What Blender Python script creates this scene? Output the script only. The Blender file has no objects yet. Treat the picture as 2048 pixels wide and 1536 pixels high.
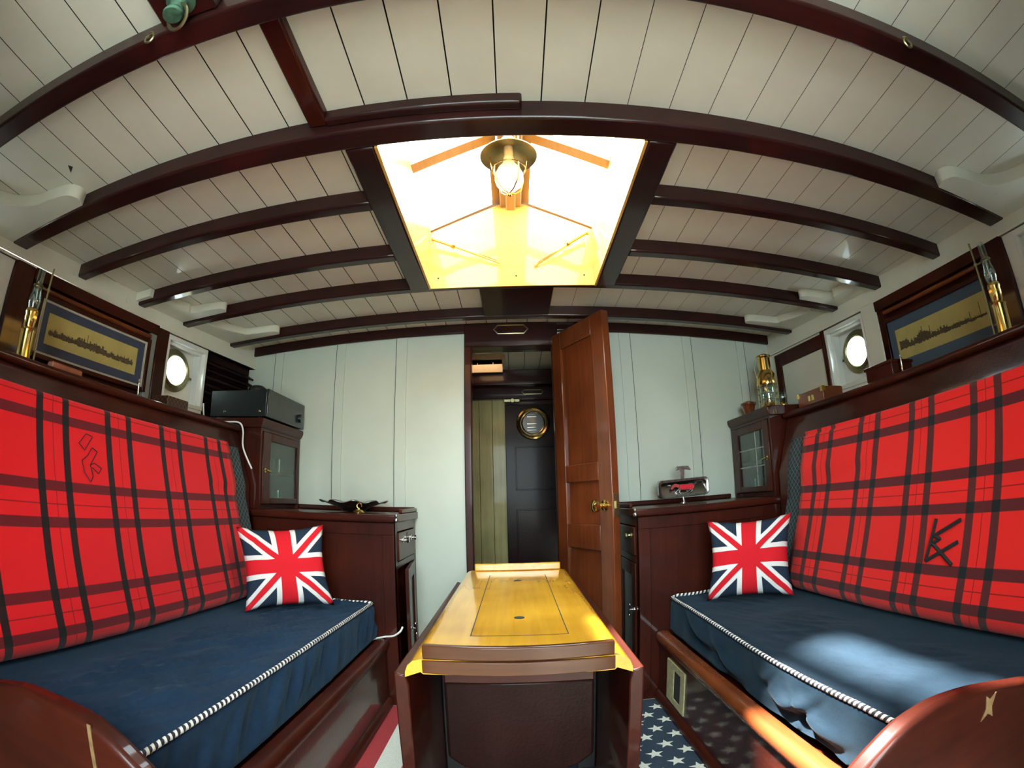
import bpy, bmesh, math, random
from mathutils import Vector, Matrix, noise
R = math.radians
PI = math.pi
SC = bpy.context.scene
COL = SC.collection
random.seed(7)

# ------------------------------------------------------------------ camera, world, sun, exposure
cam = bpy.data.cameras.new('camera')
cam.type = 'PANO'
cam.panorama_type = 'FISHEYE_LENS_POLYNOMIAL'
cam.sensor_fit = 'HORIZONTAL'
cam.sensor_width = 36.0
cam.fisheye_fov = R(179)
cam.fisheye_polynomial_k0 = 0.0
cam.fisheye_polynomial_k1 = -(2048 / 36.0) / 988.54
cam.fisheye_polynomial_k2 = cam.fisheye_polynomial_k3 = cam.fisheye_polynomial_k4 = 0.0
cam.clip_start = 0.01
camo = bpy.data.objects.new('camera', cam)
COL.objects.link(camo)
_p, _r = R(13.035), R(1.3855)
_cp, _sp, _cr, _sr = math.cos(_p), math.sin(_p), math.cos(_r), math.sin(_r)
_rt = Vector((_cr, _sr * _sp, -_sr * _cp))
_up = Vector((_sr, -_cr * _sp, _cr * _cp))
_fw = Vector((0, _cp, _sp))
camo.matrix_world = Matrix(((_rt.x, _up.x, -_fw.x, 0), (_rt.y, _up.y, -_fw.y, 0), (_rt.z, _up.z, -_fw.z, 0.9), (0, 0, 0, 1)))
SC.camera = camo

SC.view_settings.view_transform = 'Standard'
SC.view_settings.look = 'None'
SC.view_settings.exposure = 0.64
SC.view_settings.gamma = 1.0
SC.view_settings.use_curve_mapping = False

W = bpy.data.worlds.new('World')
SC.world = W
W.use_nodes = True
bg = W.node_tree.nodes['Background']
_nt = W.node_tree
_tc = _nt.nodes.new('ShaderNodeTexCoord'); _sx = _nt.nodes.new('ShaderNodeSeparateXYZ'); _rp = _nt.nodes.new('ShaderNodeValToRGB')
_nt.links.new(_tc.outputs['Generated'], _sx.inputs[0])
_ma = _nt.nodes.new('ShaderNodeMath'); _ma.operation = 'MULTIPLY_ADD'; _ma.inputs[1].default_value = .5; _ma.inputs[2].default_value = .5
_nt.links.new(_sx.outputs[2], _ma.inputs[0]); _nt.links.new(_ma.outputs[0], _rp.inputs[0])
_rp.color_ramp.elements[0].position = .47; _rp.color_ramp.elements[0].color = (.60, .72, .74, 1)      # quay and water
_rp.color_ramp.elements[1].position = .53; _rp.color_ramp.elements[1].color = (.80, 1.0, 1.06, 1)      # bright overcast sky
_nt.links.new(_rp.outputs[0], bg.inputs[0])
bg.inputs[1].default_value = 16.5

sun = bpy.data.lights.new('sun', 'SUN')
sun.energy = 85.0
sun.angle = R(5)
sun.color = (1.0, 0.97, 0.9)
suno = bpy.data.objects.new('sun', sun)
COL.objects.link(suno)
suno.rotation_euler = Vector((0.39, -0.42, -1.0)).to_track_quat('-Z', 'Y').to_euler()


def portal(name, loc, normal, sx, sy):
    l = bpy.data.lights.new(name, 'AREA')
    l.shape = 'RECTANGLE'
    l.size, l.size_y = sx, sy
    l.cycles.is_portal = True
    o = bpy.data.objects.new(name, l)
    o.location = loc
    o.rotation_euler = Vector(normal).to_track_quat('-Z', 'Y').to_euler()
    COL.objects.link(o)


portal('daylight_skylight_port', (-0.2, 1.35, 2.09), (0.43, 0, -0.9), 0.4, 1.0)
portal('daylight_skylight_starboard', (0.22, 1.35, 2.09), (-0.43, 0, -0.9), 0.4, 1.0)
portal('daylight_companionway', (0, -1.62, 1.28), (0, 1, 0), 1.1, 0.98)
portal('daylight_companion_hatch', (0, -1.11, 1.86), (0, 0, -1), 0.84, 0.98)
portal('daylight_fore_hatch', (-0.19, 3.065, 1.98), (0, 0, -1), 0.26, 0.23)

C_ = SC.cycles
C_.max_bounces = 10
C_.diffuse_bounces = 6
C_.glossy_bounces = 4
C_.transmission_bounces = 6
C_.transparent_max_bounces = 12
C_.caustics_reflective = False
C_.caustics_refractive = False
C_.sample_clamp_indirect = 6.0
C_.use_denoising = True

# ------------------------------------------------------------------ material helpers
MATS = {}


class X:                                   # small expression wrapper over math nodes
    def __init__(s, nt, v): s.nt, s.v = nt, v
    def _op(s, op, *a):
        n = s.nt.nodes.new('ShaderNodeMath'); n.operation = op
        for i, q in enumerate((s,) + a):
            q = q.v if isinstance(q, X) else q
            if isinstance(q, (int, float)): n.inputs[i].default_value = q
            else: s.nt.links.new(q, n.inputs[i])
        return X(s.nt, n.outputs[0])
    def __add__(s, o): return s._op('ADD', o)
    def __sub__(s, o): return s._op('SUBTRACT', o)
    def __mul__(s, o): return s._op('MULTIPLY', o)
    def __truediv__(s, o): return s._op('DIVIDE', o)
    def abs(s): return s._op('ABSOLUTE')
    def frac(s): return s._op('FRACT')
    def floor(s): return s._op('FLOOR')
    def lt(s, o): return s._op('LESS_THAN', o)
    def gt(s, o): return s._op('GREATER_THAN', o)
    def max(s, o): return s._op('MAXIMUM', o)
    def min(s, o): return s._op('MINIMUM', o)
    def soft(s, c, w):                     # 1 below c, 0 above, edge width w
        return ((s * -1.0 + c) / w + 0.5)._op('MAXIMUM', 0.0)._op('MINIMUM', 1.0)


def newmat(name):
    m = bpy.data.materials.new(name); m.use_nodes = True
    MATS[name] = m
    nt = m.node_tree
    return m, nt, nt.nodes['Principled BSDF']


def setp(b, **k):
    for n, v in k.items():
        b.inputs[n.replace('_', ' ')].default_value = v


def coords(nt, kind='Object', scale=(1, 1, 1)):
    t = nt.nodes.new('ShaderNodeTexCoord'); mp = nt.nodes.new('ShaderNodeMapping')
    mp.inputs['Scale'].default_value = scale
    nt.links.new(t.outputs[kind], mp.inputs[0])
    return mp.outputs[0]


def noisen(nt, vec, scale, detail=4, rough=.55):
    n = nt.nodes.new('ShaderNodeTexNoise')
    n.inputs['Scale'].default_value = scale; n.inputs['Detail'].default_value = detail; n.inputs['Roughness'].default_value = rough
    nt.links.new(vec, n.inputs['Vector'])
    return n.outputs['Fac']


def ramp(nt, fac, stops):
    n = nt.nodes.new('ShaderNodeValToRGB')
    e = n.color_ramp.elements
    while len(e) < len(stops): e.new(0.5)
    for q, (p, c) in zip(e, stops):
        q.position = p; q.color = (c[0], c[1], c[2], 1)
    nt.links.new(fac, n.inputs[0])
    return n.outputs[0]


def mixc(nt, fac, a, b, mode='MIX'):
    n = nt.nodes.new('ShaderNodeMix'); n.data_type = 'RGBA'; n.blend_type = mode
    for i, q in ((0, fac), (6, a), (7, b)):
        q = q.v if isinstance(q, X) else q
        if isinstance(q, (int, float)): n.inputs[i].default_value = q
        elif isinstance(q, tuple): n.inputs[i].default_value = (q[0], q[1], q[2], 1)
        else: nt.links.new(q, n.inputs[i])
    return n.outputs[2]


def bump(nt, b, h, strength, dist=.002):
    n = nt.nodes.new('ShaderNodeBump')
    n.inputs['Strength'].default_value = strength; n.inputs['Distance'].default_value = dist
    nt.links.new(h.v if isinstance(h, X) else h, n.inputs['Height'])
    nt.links.new(n.outputs[0], b.inputs['Normal'])


def plain(name, col, rough=.5, metal=0., coat=0., nscale=0, namt=.15, bmp=0, spec=.5):
    m, nt, b = newmat(name)
    setp(b, Base_Color=(*col, 1), Roughness=rough, Metallic=metal, Coat_Weight=coat, Specular_IOR_Level=spec)
    v = coords(nt)
    f = noisen(nt, v, nscale or 9)
    lo = tuple(c * (1 - namt) for c in col); hi = tuple(min(1, c * (1 + namt)) for c in col)
    nt.links.new(ramp(nt, f, [(.3, lo), (.7, hi)]), b.inputs['Base Color'])
    if bmp: bump(nt, b, noisen(nt, v, bmp, 3), .35)
    return m


def wood(name, dark, light, axis='X', rough=.4, coat=.3, grain=1.0, bmp=.0, coatr=.06, spec=.12):
    m, nt, b = newmat(name)
    s = {'X': (1.2, 22, 22), 'Y': (22, 1.2, 22), 'Z': (22, 22, 1.2)}[axis]
    v = coords(nt, 'Object', s)
    f = noisen(nt, v, 2.2 * grain, 5, .6)
    v2 = coords(nt, 'Object', (2.3, 2.3, 2.3))
    f2 = noisen(nt, v2, 1.5, 2)
    c = ramp(nt, f, [(.28, dark), (.72, light)])
    c2 = mixc(nt, .55, c, ramp(nt, f2, [(.3, tuple(q * .62 for q in dark)), (.75, tuple(min(1, q * 1.15) for q in light))]))
    nt.links.new(c2, b.inputs['Base Color'])
    setp(b, Roughness=rough, Coat_Weight=coat, Coat_Roughness=coatr, Specular_IOR_Level=spec)
    if bmp: bump(nt, b, noisen(nt, coords(nt), 130, 2), bmp, .0015)
    return m


MAH_D, MAH_L = (.020, .0036, .0022), (.064, .0105, .0046)
for ax in 'XYZ':
    wood('mahogany_' + ax, MAH_D, MAH_L, ax)
    wood('beam_' + ax, (.012, .004, .004), (.034, .009, .0075), ax, .3, .45, coatr=.07)
wood('mahogany_rough', MAH_D, (.06, .0125, .007), 'Y', .3, .6, bmp=.5, coatr=.08)
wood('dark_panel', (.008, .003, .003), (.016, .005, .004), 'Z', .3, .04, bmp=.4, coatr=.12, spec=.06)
wood('door_mahogany', (.06, .012, .005), (.2, .05, .014), 'Z', .28, .7)
wood('rail_mahogany', (.09, .02, .008), (.22, .055, .015), 'Y', .25, .9)
wood('table_edge', (.04, .013, .006), (.12, .042, .017), 'X', .3, .5)
wood('honey_teak', (.56, .23, .014), (.85, .45, .035), 'Y', .25, .9, coatr=.1)
wood('sash_wood', (.26, .15, .07), (.4, .25, .13), 'Y', .35, .4)
wood('skylight_teak', (.46, .23, .04), (.66, .36, .07), 'X', .35, .4)
wood('pine', (.2, .175, .075), (.34, .3, .14), 'Z', .45, .1)
wood('floor_boards', (.5, .46, .38), (.68, .64, .55), 'Y', .4, .3)  # made pale so the floor bounces hatch light up to the ceiling
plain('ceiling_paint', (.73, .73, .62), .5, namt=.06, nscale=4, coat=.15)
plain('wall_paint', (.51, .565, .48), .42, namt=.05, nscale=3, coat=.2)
plain('side_paint', (.72, .73, .62), .4, namt=.05, nscale=5, coat=.2)
plain('window_white', (.82, .85, .8), .35, namt=.03, coat=.3)
plain('gap_dark', (.02, .017, .013), .9)
plain('black', (.006, .006, .007), .5)
plain('black_gloss', (.008, .012, .012), .3, coat=.3)
plain('receiver_shell', (.006, .010, .010), .35, metal=.2)
plain('brass', (.72, .5, .16), .2, metal=1.0, namt=.12)
plain('dull_brass', (.34, .31, .17), .38, metal=1.0, namt=.2)
plain('verdigris', (.05, .12, .075), .6, metal=.3, namt=.6, nscale=40)
plain('chrome', (.75, .77, .76), .12, metal=1.0, namt=.04)
plain('pewter', (.3, .3, .28), .3, metal=1.0, namt=.3, nscale=60)
plain('copper', (.7, .3, .14), .25, metal=1.0)
plain('white_plastic', (.8, .8, .76), .45)
plain('cord_white', (.72, .66, .48), .7)
plain('red_enamel', (.6, .015, .03), .3, coat=.5)
plain('mat_blue', (.045, .06, .11), .7, namt=.08)
plain('mat_dark', (.02, .022, .03), .7, namt=.08)
plain('mat_pale', (.06, .1, .15), .7, namt=.08)
plain('print_paper', (.5, .42, .14), .7, namt=.1, nscale=14)
plain('print_ink', (.1, .07, .035), .8, namt=.5, nscale=160)
plain('picture_border', (.5, .5, .42), .5)
plain('vent_metal', (.45, .4, .22), .5, namt=.25, nscale=60)
plain('rug_red', (.34, .03, .035), .95, namt=.15, nscale=150, bmp=300)
plain('rug_white', (.66, .64, .54), .95, namt=.1, nscale=150, bmp=300)
plain('rug_blue', (.02, .035, .055), .95, namt=.25, nscale=150, bmp=300)
plain('grey_paint', (.2, .21, .19), .35, coat=.3)
plain('repair_wood', (.17, .10, .045), .35, coat=.4, namt=.3, nscale=60)
plain('ink', (.012, .008, .008), .8)
plain('pipe_red', (.22, .06, .03), .35, coat=.5)


def glass(name, tint=(1, 1, 1), mixf=.08):
    m = bpy.data.materials.new(name); m.use_nodes = True; MATS[name] = m
    nt = m.node_tree; nt.nodes.remove(nt.nodes['Principled BSDF'])
    t = nt.nodes.new('ShaderNodeBsdfTransparent'); t.inputs[0].default_value = (*tint, 1)
    g = nt.nodes.new('ShaderNodeBsdfGlossy'); g.inputs['Roughness'].default_value = .04
    mx = nt.nodes.new('ShaderNodeMixShader'); mx.inputs[0].default_value = mixf
    nt.links.new(t.outputs[0], mx.inputs[1]); nt.links.new(g.outputs[0], mx.inputs[2])
    nt.links.new(mx.outputs[0], nt.nodes['Material Output'].inputs[0])


def frosted():
    m, nt, b = newmat('frosted_globe')
    setp(b, Base_Color=(.85, .9, .88, 1), Roughness=.25)
    t = nt.nodes.new('ShaderNodeBsdfTranslucent'); t.inputs[0].default_value = (.9, .95, .92, 1)
    tr = nt.nodes.new('ShaderNodeBsdfTransparent')
    a = nt.nodes.new('ShaderNodeMixShader'); a.inputs[0].default_value = .6
    c = nt.nodes.new('ShaderNodeMixShader'); c.inputs[0].default_value = .3
    nt.links.new(b.outputs[0], a.inputs[1]); nt.links.new(t.outputs[0], a.inputs[2])
    nt.links.new(a.outputs[0], c.inputs[1]); nt.links.new(tr.outputs[0], c.inputs[2])
    nt.links.new(c.outputs[0], nt.nodes['Material Output'].inputs[0])


frosted()
glass('glass'); glass('cabinet_glass', (.75, .85, .78), .14); glass('lamp_glass', (.9, .97, .95), .16)


def fabric_blue(name, k):
    m, nt, b = newmat(name)
    v = coords(nt)
    f = noisen(nt, v, 5, 4)
    f2 = noisen(nt, coords(nt, 'Object', (60, 8, 60)), 3, 4)
    q = lambda c: tuple(a * b_ for a, b_ in zip(c, k))
    c = mixc(nt, .4, ramp(nt, f, [(.3, q((.006, .014, .027))), (.72, q((.0135, .030, .052)))]), ramp(nt, f2, [(.3, q((.006, .013, .025))), (.7, q((.015, .034, .055)))]))
    nt.links.new(c, b.inputs['Base Color'])
    setp(b, Roughness=.75, Sheen_Weight=.07, Sheen_Roughness=.5, Sheen_Tint=(.5, .75, .9, 1), Specular_IOR_Level=.12)
    bump(nt, b, noisen(nt, v, 220, 2), .2)


fabric_blue('blue_velvet', (.8, 1.05, 1.3)); fabric_blue('navy_velvet', (.6, .72, .72))


def uvxy(nt):
    t = nt.nodes.new('ShaderNodeUVMap'); s = nt.nodes.new('ShaderNodeSeparateXYZ')
    nt.links.new(t.outputs[0], s.inputs[0])
    return X(nt, s.outputs[0]), X(nt, s.outputs[1])


def tartan(name, red, hband, vband, cross, pu, ou, pv, ov, hu, hv, thin, wid=.0125):
    m, nt, b = newmat(name)
    u, v = uvxy(nt)
    def bands(q, p, o, half, wid):
        k = (q - o) / p
        d = ((k - k._op('ROUND')) * p).abs()       # distance from pair centre
        return (d - half).abs().soft(wid, .0016), d.soft(.0013, .0012)
    bu, tu = bands(u, pu, ou, hu, wid)
    bv, tv = bands(v, pv, ov, hv, wid)
    c = mixc(nt, tu.max(tv) * .75, red, thin)
    c = mixc(nt, bv, c, hband)
    c = mixc(nt, bu, c, vband)
    c = mixc(nt, bu * bv, c, cross)
    weave = noisen(nt, coords(nt, 'UV', (900, 900, 1)), 1.0, 2)
    c = mixc(nt, .35, c, mixc(nt, weave, (.3, .3, .3), (1, 1, 1)), 'MULTIPLY')
    nt.links.new(c, b.inputs['Base Color'])
    setp(b, Roughness=.9, Sheen_Weight=.15, Specular_IOR_Level=.15)
    bump(nt, b, weave, .25, .001)


tartan('tartan_port', (.68, .007, .012), (.13, .006, .010), (.022, .006, .007), (.008, .006, .006), .2657, .8465, .256, .5705, .0475, .044, (.05, .004, .004))
tartan('tartan_starboard', (.86, .018, .014), (.11, .014, .016), (.10, .018, .018), (.012, .016, .016), .2553, .8115, .240, .567, .0435, .0427, (.06, .004, .004), .0138)  # sun glow on this side is put into the brighter, oranger red


def unionjack():
    m, nt, b = newmat('union_flag')
    u, v = uvxy(nt)
    x, y = (u * 2.0 - 1.0).abs(), (v * 2.0 - 1.0).abs()
    cross = x.min(y)
    diag = (x - y).abs() * .7071
    white = diag.soft(.175, .012).max(cross.soft(.3, .012))
    red = diag.soft(.075, .012).max(cross.soft(.185, .012))
    c = mixc(nt, white, (.016, .03, .055), (.78, .78, .76))
    # white edging of the upright cross covers the red diagonals
    edge = cross.soft(.3, .012) * (X(nt, cross.soft(.185, .012).v) * -1.0 + 1.0)
    c = mixc(nt, red, c, (.62, .012, .022))
    c = mixc(nt, edge * diag.gt(.076), c, (.78, .78, .76))
    nt.links.new(c, b.inputs['Base Color'])
    setp(b, Roughness=.85, Specular_IOR_Level=.2)
    bump(nt, b, noisen(nt, coords(nt, 'UV', (260, 260, 1)), 1.0, 2), .2, .001)


unionjack()


def quilt():
    m, nt, b = newmat('quilted_cloth')
    u, v = uvxy(nt)
    p, q = ((u + v) / .026).frac() - .5, ((u - v) / .026).frac() - .5
    d = p.abs().min(q.abs())
    c = mixc(nt, d.soft(.06, .05), (.018, .026, .03), (.1, .15, .16))
    nt.links.new(c, b.inputs['Base Color'])
    setp(b, Roughness=.8)
    bump(nt, b, d, .5, .004)


quilt()


def rope():
    m, nt, b = newmat('rope_piping')
    u, v = uvxy(nt)
    s = (u + v / .017).frac().lt(.5)
    nt.links.new(mixc(nt, s, (.01, .012, .02), (.82, .8, .74)), b.inputs['Base Color'])
    setp(b, Roughness=.7)


rope()


def checker():
    m, nt, b = newmat('checker_inlay')
    ch = nt.nodes.new('ShaderNodeTexChecker'); ch.inputs['Scale'].default_value = 90
    ch.inputs[1].default_value = (.09, .03, .014, 1); ch.inputs[2].default_value = (.012, .008, .006, 1)
    nt.links.new(coords(nt), ch.inputs[0]); nt.links.new(ch.outputs[0], b.inputs['Base Color'])
    setp(b, Roughness=.35)


checker()

# ------------------------------------------------------------------ mesh helpers
ROOTLOC = {}


class B:
    def __init__(s): s.bm = bmesh.new(); s.uv = None; s.mi = 0
    def face(s, vs):
        try:
            f = s.bm.faces.new(vs); f.material_index = s.mi; return f
        except ValueError: return None
    def hexa(s, c):                        # 4 bottom ccw, 4 top ccw
        v = [s.bm.verts.new(p) for p in c]
        for q in ((3, 2, 1, 0), (4, 5, 6, 7), (0, 1, 5, 4), (1, 2, 6, 5), (2, 3, 7, 6), (3, 0, 4, 7)):
            s.face([v[i] for i in q])
        return s
    def box(s, x0, x1, y0, y1, z0, z1):
        x0, x1 = sorted((x0, x1)); y0, y1 = sorted((y0, y1)); z0, z1 = sorted((z0, z1))
        return s.hexa([(x0, y0, z0), (x1, y0, z0), (x1, y1, z0), (x0, y1, z0), (x0, y0, z1), (x1, y0, z1), (x1, y1, z1), (x0, y1, z1)])
    def side(s, f, g, y0, y1, d0, d1, z0, z1):     # skewed box along a hull side: x = g*(f(y)-d)
        def p(y, d, z): return (g * (f(y) - d), y, z)
        c = [p(y0, d0, z0), p(y0, d1, z0), p(y1, d1, z0), p(y1, d0, z0), p(y0, d0, z1), p(y0, d1, z1), p(y1, d1, z1), p(y1, d0, z1)]
        if g * (d1 - d0) > 0: c = [c[i] for i in (3, 2, 1, 0, 7, 6, 5, 4)]
        return s.hexa(c)
    def prism(s, poly, fn0, fn1):                  # poly in 2-D, two functions 2-D -> 3-D
        a = [s.bm.verts.new(fn0(*p)) for p in poly]; b = [s.bm.verts.new(fn1(*p)) for p in poly]
        n = len(poly)
        s.face(a[::-1]); s.face(b)
        for i in range(n): s.face([a[i], a[(i + 1) % n], b[(i + 1) % n], b[i]])
        return s
    def tube(s, pts, r, seg=10, closed=False, rf=None, uv=False, caps=True):
        P = [Vector(p) for p in pts]; n = len(P); rings = []
        t0 = None; L = 0; ls = []
        for i in range(n):
            if i: L += (P[i] - P[i - 1]).length
            ls.append(L)
            t = (P[(i + 1) % n] - P[i - 1]) if closed else (P[min(i + 1, n - 1)] - P[max(i - 1, 0)])
            t.normalize()
            if t0 is None:
                nn = t.orthogonal().normalized()
            else:
                nn = (t0.rotation_difference(t) @ nn); nn = (nn - t * nn.dot(t)).normalized()
            t0 = t; bb = t.cross(nn)
            ring = []
            for k in range(seg):
                a = 2 * PI * k / seg
                rr = (r[i] if isinstance(r, list) else r) * (rf(a, L) if rf else 1)
                ring.append(s.bm.verts.new(P[i] + (nn * math.cos(a) + bb * math.sin(a)) * rr))
            rings.append(ring)
        if uv and s.uv is None: s.uv = s.bm.loops.layers.uv.new('UVMap')
        for i in range(n if closed else n - 1):
            A, C = rings[i], rings[(i + 1) % n]
            for k in range(seg):
                f = s.face([A[k], A[(k + 1) % seg], C[(k + 1) % seg], C[k]])
                if uv and f:
                    for l, (uu, vv) in zip(f.loops, ((k, ls[i]), (k + 1, ls[i]), (k + 1, ls[(i + 1) % n]), (k, ls[(i + 1) % n]))):
                        l[s.uv].uv = (uu / seg, vv)
        if caps and not closed: s.face(rings[0][::-1]); s.face(rings[-1])
        return s
    def lathe(s, prof, c=(0, 0, 0), axis=(0, 0, 1), seg=24):
        ax = Vector(axis).normalized(); q = Vector((0, 0, 1)).rotation_difference(ax); c = Vector(c); rings = []
        for r, h in prof:
            if r < 1e-5: rings.append([s.bm.verts.new(c + q @ Vector((0, 0, h)))])
            else: rings.append([s.bm.verts.new(c + q @ Vector((r * math.cos(2 * PI * k / seg), r * math.sin(2 * PI * k / seg), h))) for k in range(seg)])
        for A, C in zip(rings, rings[1:]):
            for k in range(seg):
                k2 = (k + 1) % seg
                if len(A) == 1 and len(C) == 1: continue
                if len(A) == 1: s.face([A[0], C[k2], C[k]])
                elif len(C) == 1: s.face([A[k], A[k2], C[0]])
                else: s.face([A[k], A[k2], C[k2], C[k]])
        if prof[0] != prof[-1]:
            if len(rings[0]) > 1: s.face(rings[0][::-1])
            if len(rings[-1]) > 1: s.face(rings[-1])
        return s
    def ball(s, c, r, seg=16, sq=1.0):
        n = seg // 2
        return s.lathe([(r * math.sin(PI * i / n), -r * sq * math.cos(PI * i / n)) for i in range(n + 1)], c, seg=seg)
    def ring(s, c, r, t, axis=(0, 0, 1), seg=32, ts=8):
        ax = Vector(axis).normalized(); q = Vector((0, 0, 1)).rotation_difference(ax); c = Vector(c)
        return s.tube([c + q @ Vector((r * math.cos(2 * PI * k / seg), r * math.sin(2 * PI * k / seg), 0)) for k in range(seg)], t, ts, closed=True)
    def grid(s, fn, nu, nv, uvf=None, closed_u=False):
        V = [[s.bm.verts.new(fn(i / nu, j / nv)) for j in range(nv + 1)] for i in range(nu if closed_u else nu + 1)]
        if uvf and s.uv is None: s.uv = s.bm.loops.layers.uv.new('UVMap')
        for i in range(nu):
            i2 = (i + 1) % len(V)
            for j in range(nv):
                f = s.face([V[i][j], V[i2][j], V[i2][j + 1], V[i][j + 1]])
                if f and uvf:
                    for l, (a, b) in zip(f.loops, ((i, j), (i + 1, j), (i + 1, j + 1), (i, j + 1))):
                        l[s.uv].uv = uvf(a / nu, b / nv)
        return V
    def obj(s, name, mats, parent=None, bev=0, seg=2, smooth=True, angle=35, weld=False, rec=False):
        if weld: bmesh.ops.remove_doubles(s.bm, verts=s.bm.verts, dist=1e-5)
        if rec: bmesh.ops.recalc_face_normals(s.bm, faces=s.bm.faces)
        me = bpy.data.meshes.new(name); s.bm.to_mesh(me); s.bm.free()
        for m in (mats if isinstance(mats, (list, tuple)) else [mats]): me.materials.append(MATS[m])
        if smooth:
            me.shade_smooth()
            try: me.set_sharp_from_angle(angle=R(angle))
            except Exception: pass
        o = bpy.data.objects.new(name, me); COL.objects.link(o)
        if parent is not None:
            o.parent = parent
            loc = ROOTLOC.get(parent.name)
            if loc is not None: o.matrix_parent_inverse = Matrix.Translation(-loc)
        if bev:
            b = o.modifiers.new('bevel', 'BEVEL'); b.width = bev; b.segments = seg; b.limit_method = 'ANGLE'; b.angle_limit = R(40)
        return o


def tag(o, label, cat, group=None, kind=None):
    o['label'] = label; o['category'] = cat
    if group: o['group'] = group
    if kind: o['kind'] = kind
    return o


def thing(name, label, cat, loc, group=None, world=True):
    """Empty at the base; when world is set its parts are modelled in world coordinates."""
    o = bpy.data.objects.new(name, None); COL.objects.link(o)
    o.empty_display_size = .05
    o.location = loc
    if world: ROOTLOC[o.name] = Vector(loc)
    return tag(o, label, cat, group)


def sub(o):                                # register a mesh part so that its own children stay in world coordinates
    ROOTLOC[o.name] = Vector((0, 0, 0))
    return o


def struct(o, label=None):
    o['kind'] = 'structure'
    if label: o['label'] = label
    return o


def dup(root, loc=None, rotz=None, label=None):
    r = root.copy(); COL.objects.link(r)
    if loc is not None: r.location = loc
    if rotz is not None: r.rotation_euler = (0, 0, rotz)
    if label: r['label'] = label
    for ch in list(root.children):
        c = ch.copy(); COL.objects.link(c); c.parent = r
        for g in list(ch.children):
            d = g.copy(); COL.objects.link(d); d.parent = c
    return r


SXF = lambda y: 1.771 - .145 * y           # inner face of the cabin side
LXF = lambda y: 1.33 - .06 * y             # front edge of the side shelf
CAMB = .0409


def ceil_z(x, z0=1.775): return z0 - CAMB * x * x


# ------------------------------------------------------------------ room shell
struct(B().box(-1.95, 1.95, -1.65, 3.6, -.06, 0).obj('floor', 'floor_boards'))

SKY = (-.322, .347, .92, 1.80)             # skylight opening x0 x1 y0 y1
FORE = (-.32, -.06, 2.95, 3.18)              # hatch over the fore passage
COMP = (-.42, .42, -1.6, -.62)               # companion hatch behind the camera
b = B()
seams = [.084 - .1035 * n for n in range(-18, 20)]
for i in range(len(seams) - 1):
    hi, lo = seams[i], seams[i + 1]
    g = (.0016 if hi > -.8 else .0012) if hi < .2 else (.0012 if i % 2 == 0 else .0004)
    spans = [(lo + g, hi - g, -1.62, 3.55)]
    for (hx0, hx1, hy0, hy1) in (SKY, FORE, COMP):
        nxt = []
        for (a, c, y0, y1) in spans:
            if c <= hx0 or a >= hx1 or y1 <= hy0 or y0 >= hy1: nxt.append((a, c, y0, y1)); continue
            if y0 < hy0: nxt.append((a, c, y0, hy0))
            if y1 > hy1: nxt.append((a, c, hy1, y1))
            if a < hx0: nxt.append((a, hx0, max(y0, hy0), min(y1, hy1)))
            if c > hx1: nxt.append((hx1, c, max(y0, hy0), min(y1, hy1)))
        spans = nxt
    for (a, c, y0, y1) in spans:
        if c - a < .003: continue
        za, zc = ceil_z(a), ceil_z(c)
        b.mi = 0
        f0 = len(b.bm.faces)
        b.hexa([(a, y0, za), (c, y0, zc), (c, y1, zc), (a, y1, za), (a, y0, za + .012), (c, y0, zc + .012), (c, y1, zc + .012), (a, y1, za + .012)])
        b.bm.faces.ensure_lookup_table()
        for q in (3, 5): b.bm.faces[f0 + q].material_index = 1
        b.mi = 1
        a2, c2 = a - g * 1.02, c + g * 1.02
        b.hexa([(a2, y0, za + .012), (c2, y0, zc + .012), (c2, y1, zc + .012), (a2, y1, za + .012), (a2, y0, za + .04), (c2, y0, zc + .04), (c2, y1, zc + .04), (a2, y1, za + .04)])
b.mi = 1
t = [(-1.211, .710), (-1.203, .724), (-1.228, .741)]
b.prism(t, lambda x, y: (x, y, ceil_z(x) - .0012), lambda x, y: (x, y, ceil_z(x) + .002))
struct(b.obj('ceiling', ['ceiling_paint', 'gap_dark'], smooth=False))


def beam(x0, x1, yf, w, zb=1.725, zt=1.785, camb=CAMB, name='ceiling_beam', n=28, mat='beam_X'):
    b = B()
    def pt(x, y, z0, cb): return (x, y, z0 - cb * x * x)
    xs = [x0 + (x1 - x0) * i / n for i in range(n + 1)]
    rows = [[b.bm.verts.new(p) for p in (pt(x, yf - w, zb, camb), pt(x, yf, zb, camb), pt(x, yf, zt, CAMB), pt(x, yf - w, zt, CAMB))] for x in xs]
    for A, C in zip(rows, rows[1:]):
        for k in range(4): b.face([A[k], C[k], C[(k + 1) % 4], A[(k + 1) % 4]])
    b.face(rows[0]); b.face(rows[-1][::-1])
    return struct(b.obj(name, mat, bev=.007, seg=3, rec=True))


BEAMS = [(.498, .062, 1.725, .0409), (.92, .07, 1.719, .0365), (1.217, .045, 1.725, .0409), (1.555, .045, 1.725, .0409), (1.844, .045, 1.725, .0409), (2.206, .045, 1.725, .0409), (2.398, .02, 1.725, .0409)]
for i, (yf, w, zb, cb) in enumerate(BEAMS):
    e = SXF(yf) + .02
    if i in (2, 3):
        beam(-e, -.398, yf, w, zb, camb=cb); beam(.423, e, yf, w, zb, camb=cb)
    else:
        beam(-e, e, yf, w, zb, camb=cb)
beam(-1.7, 1.7, -.15, .06); beam(-1.7, 1.7, -.7, .06)
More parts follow.
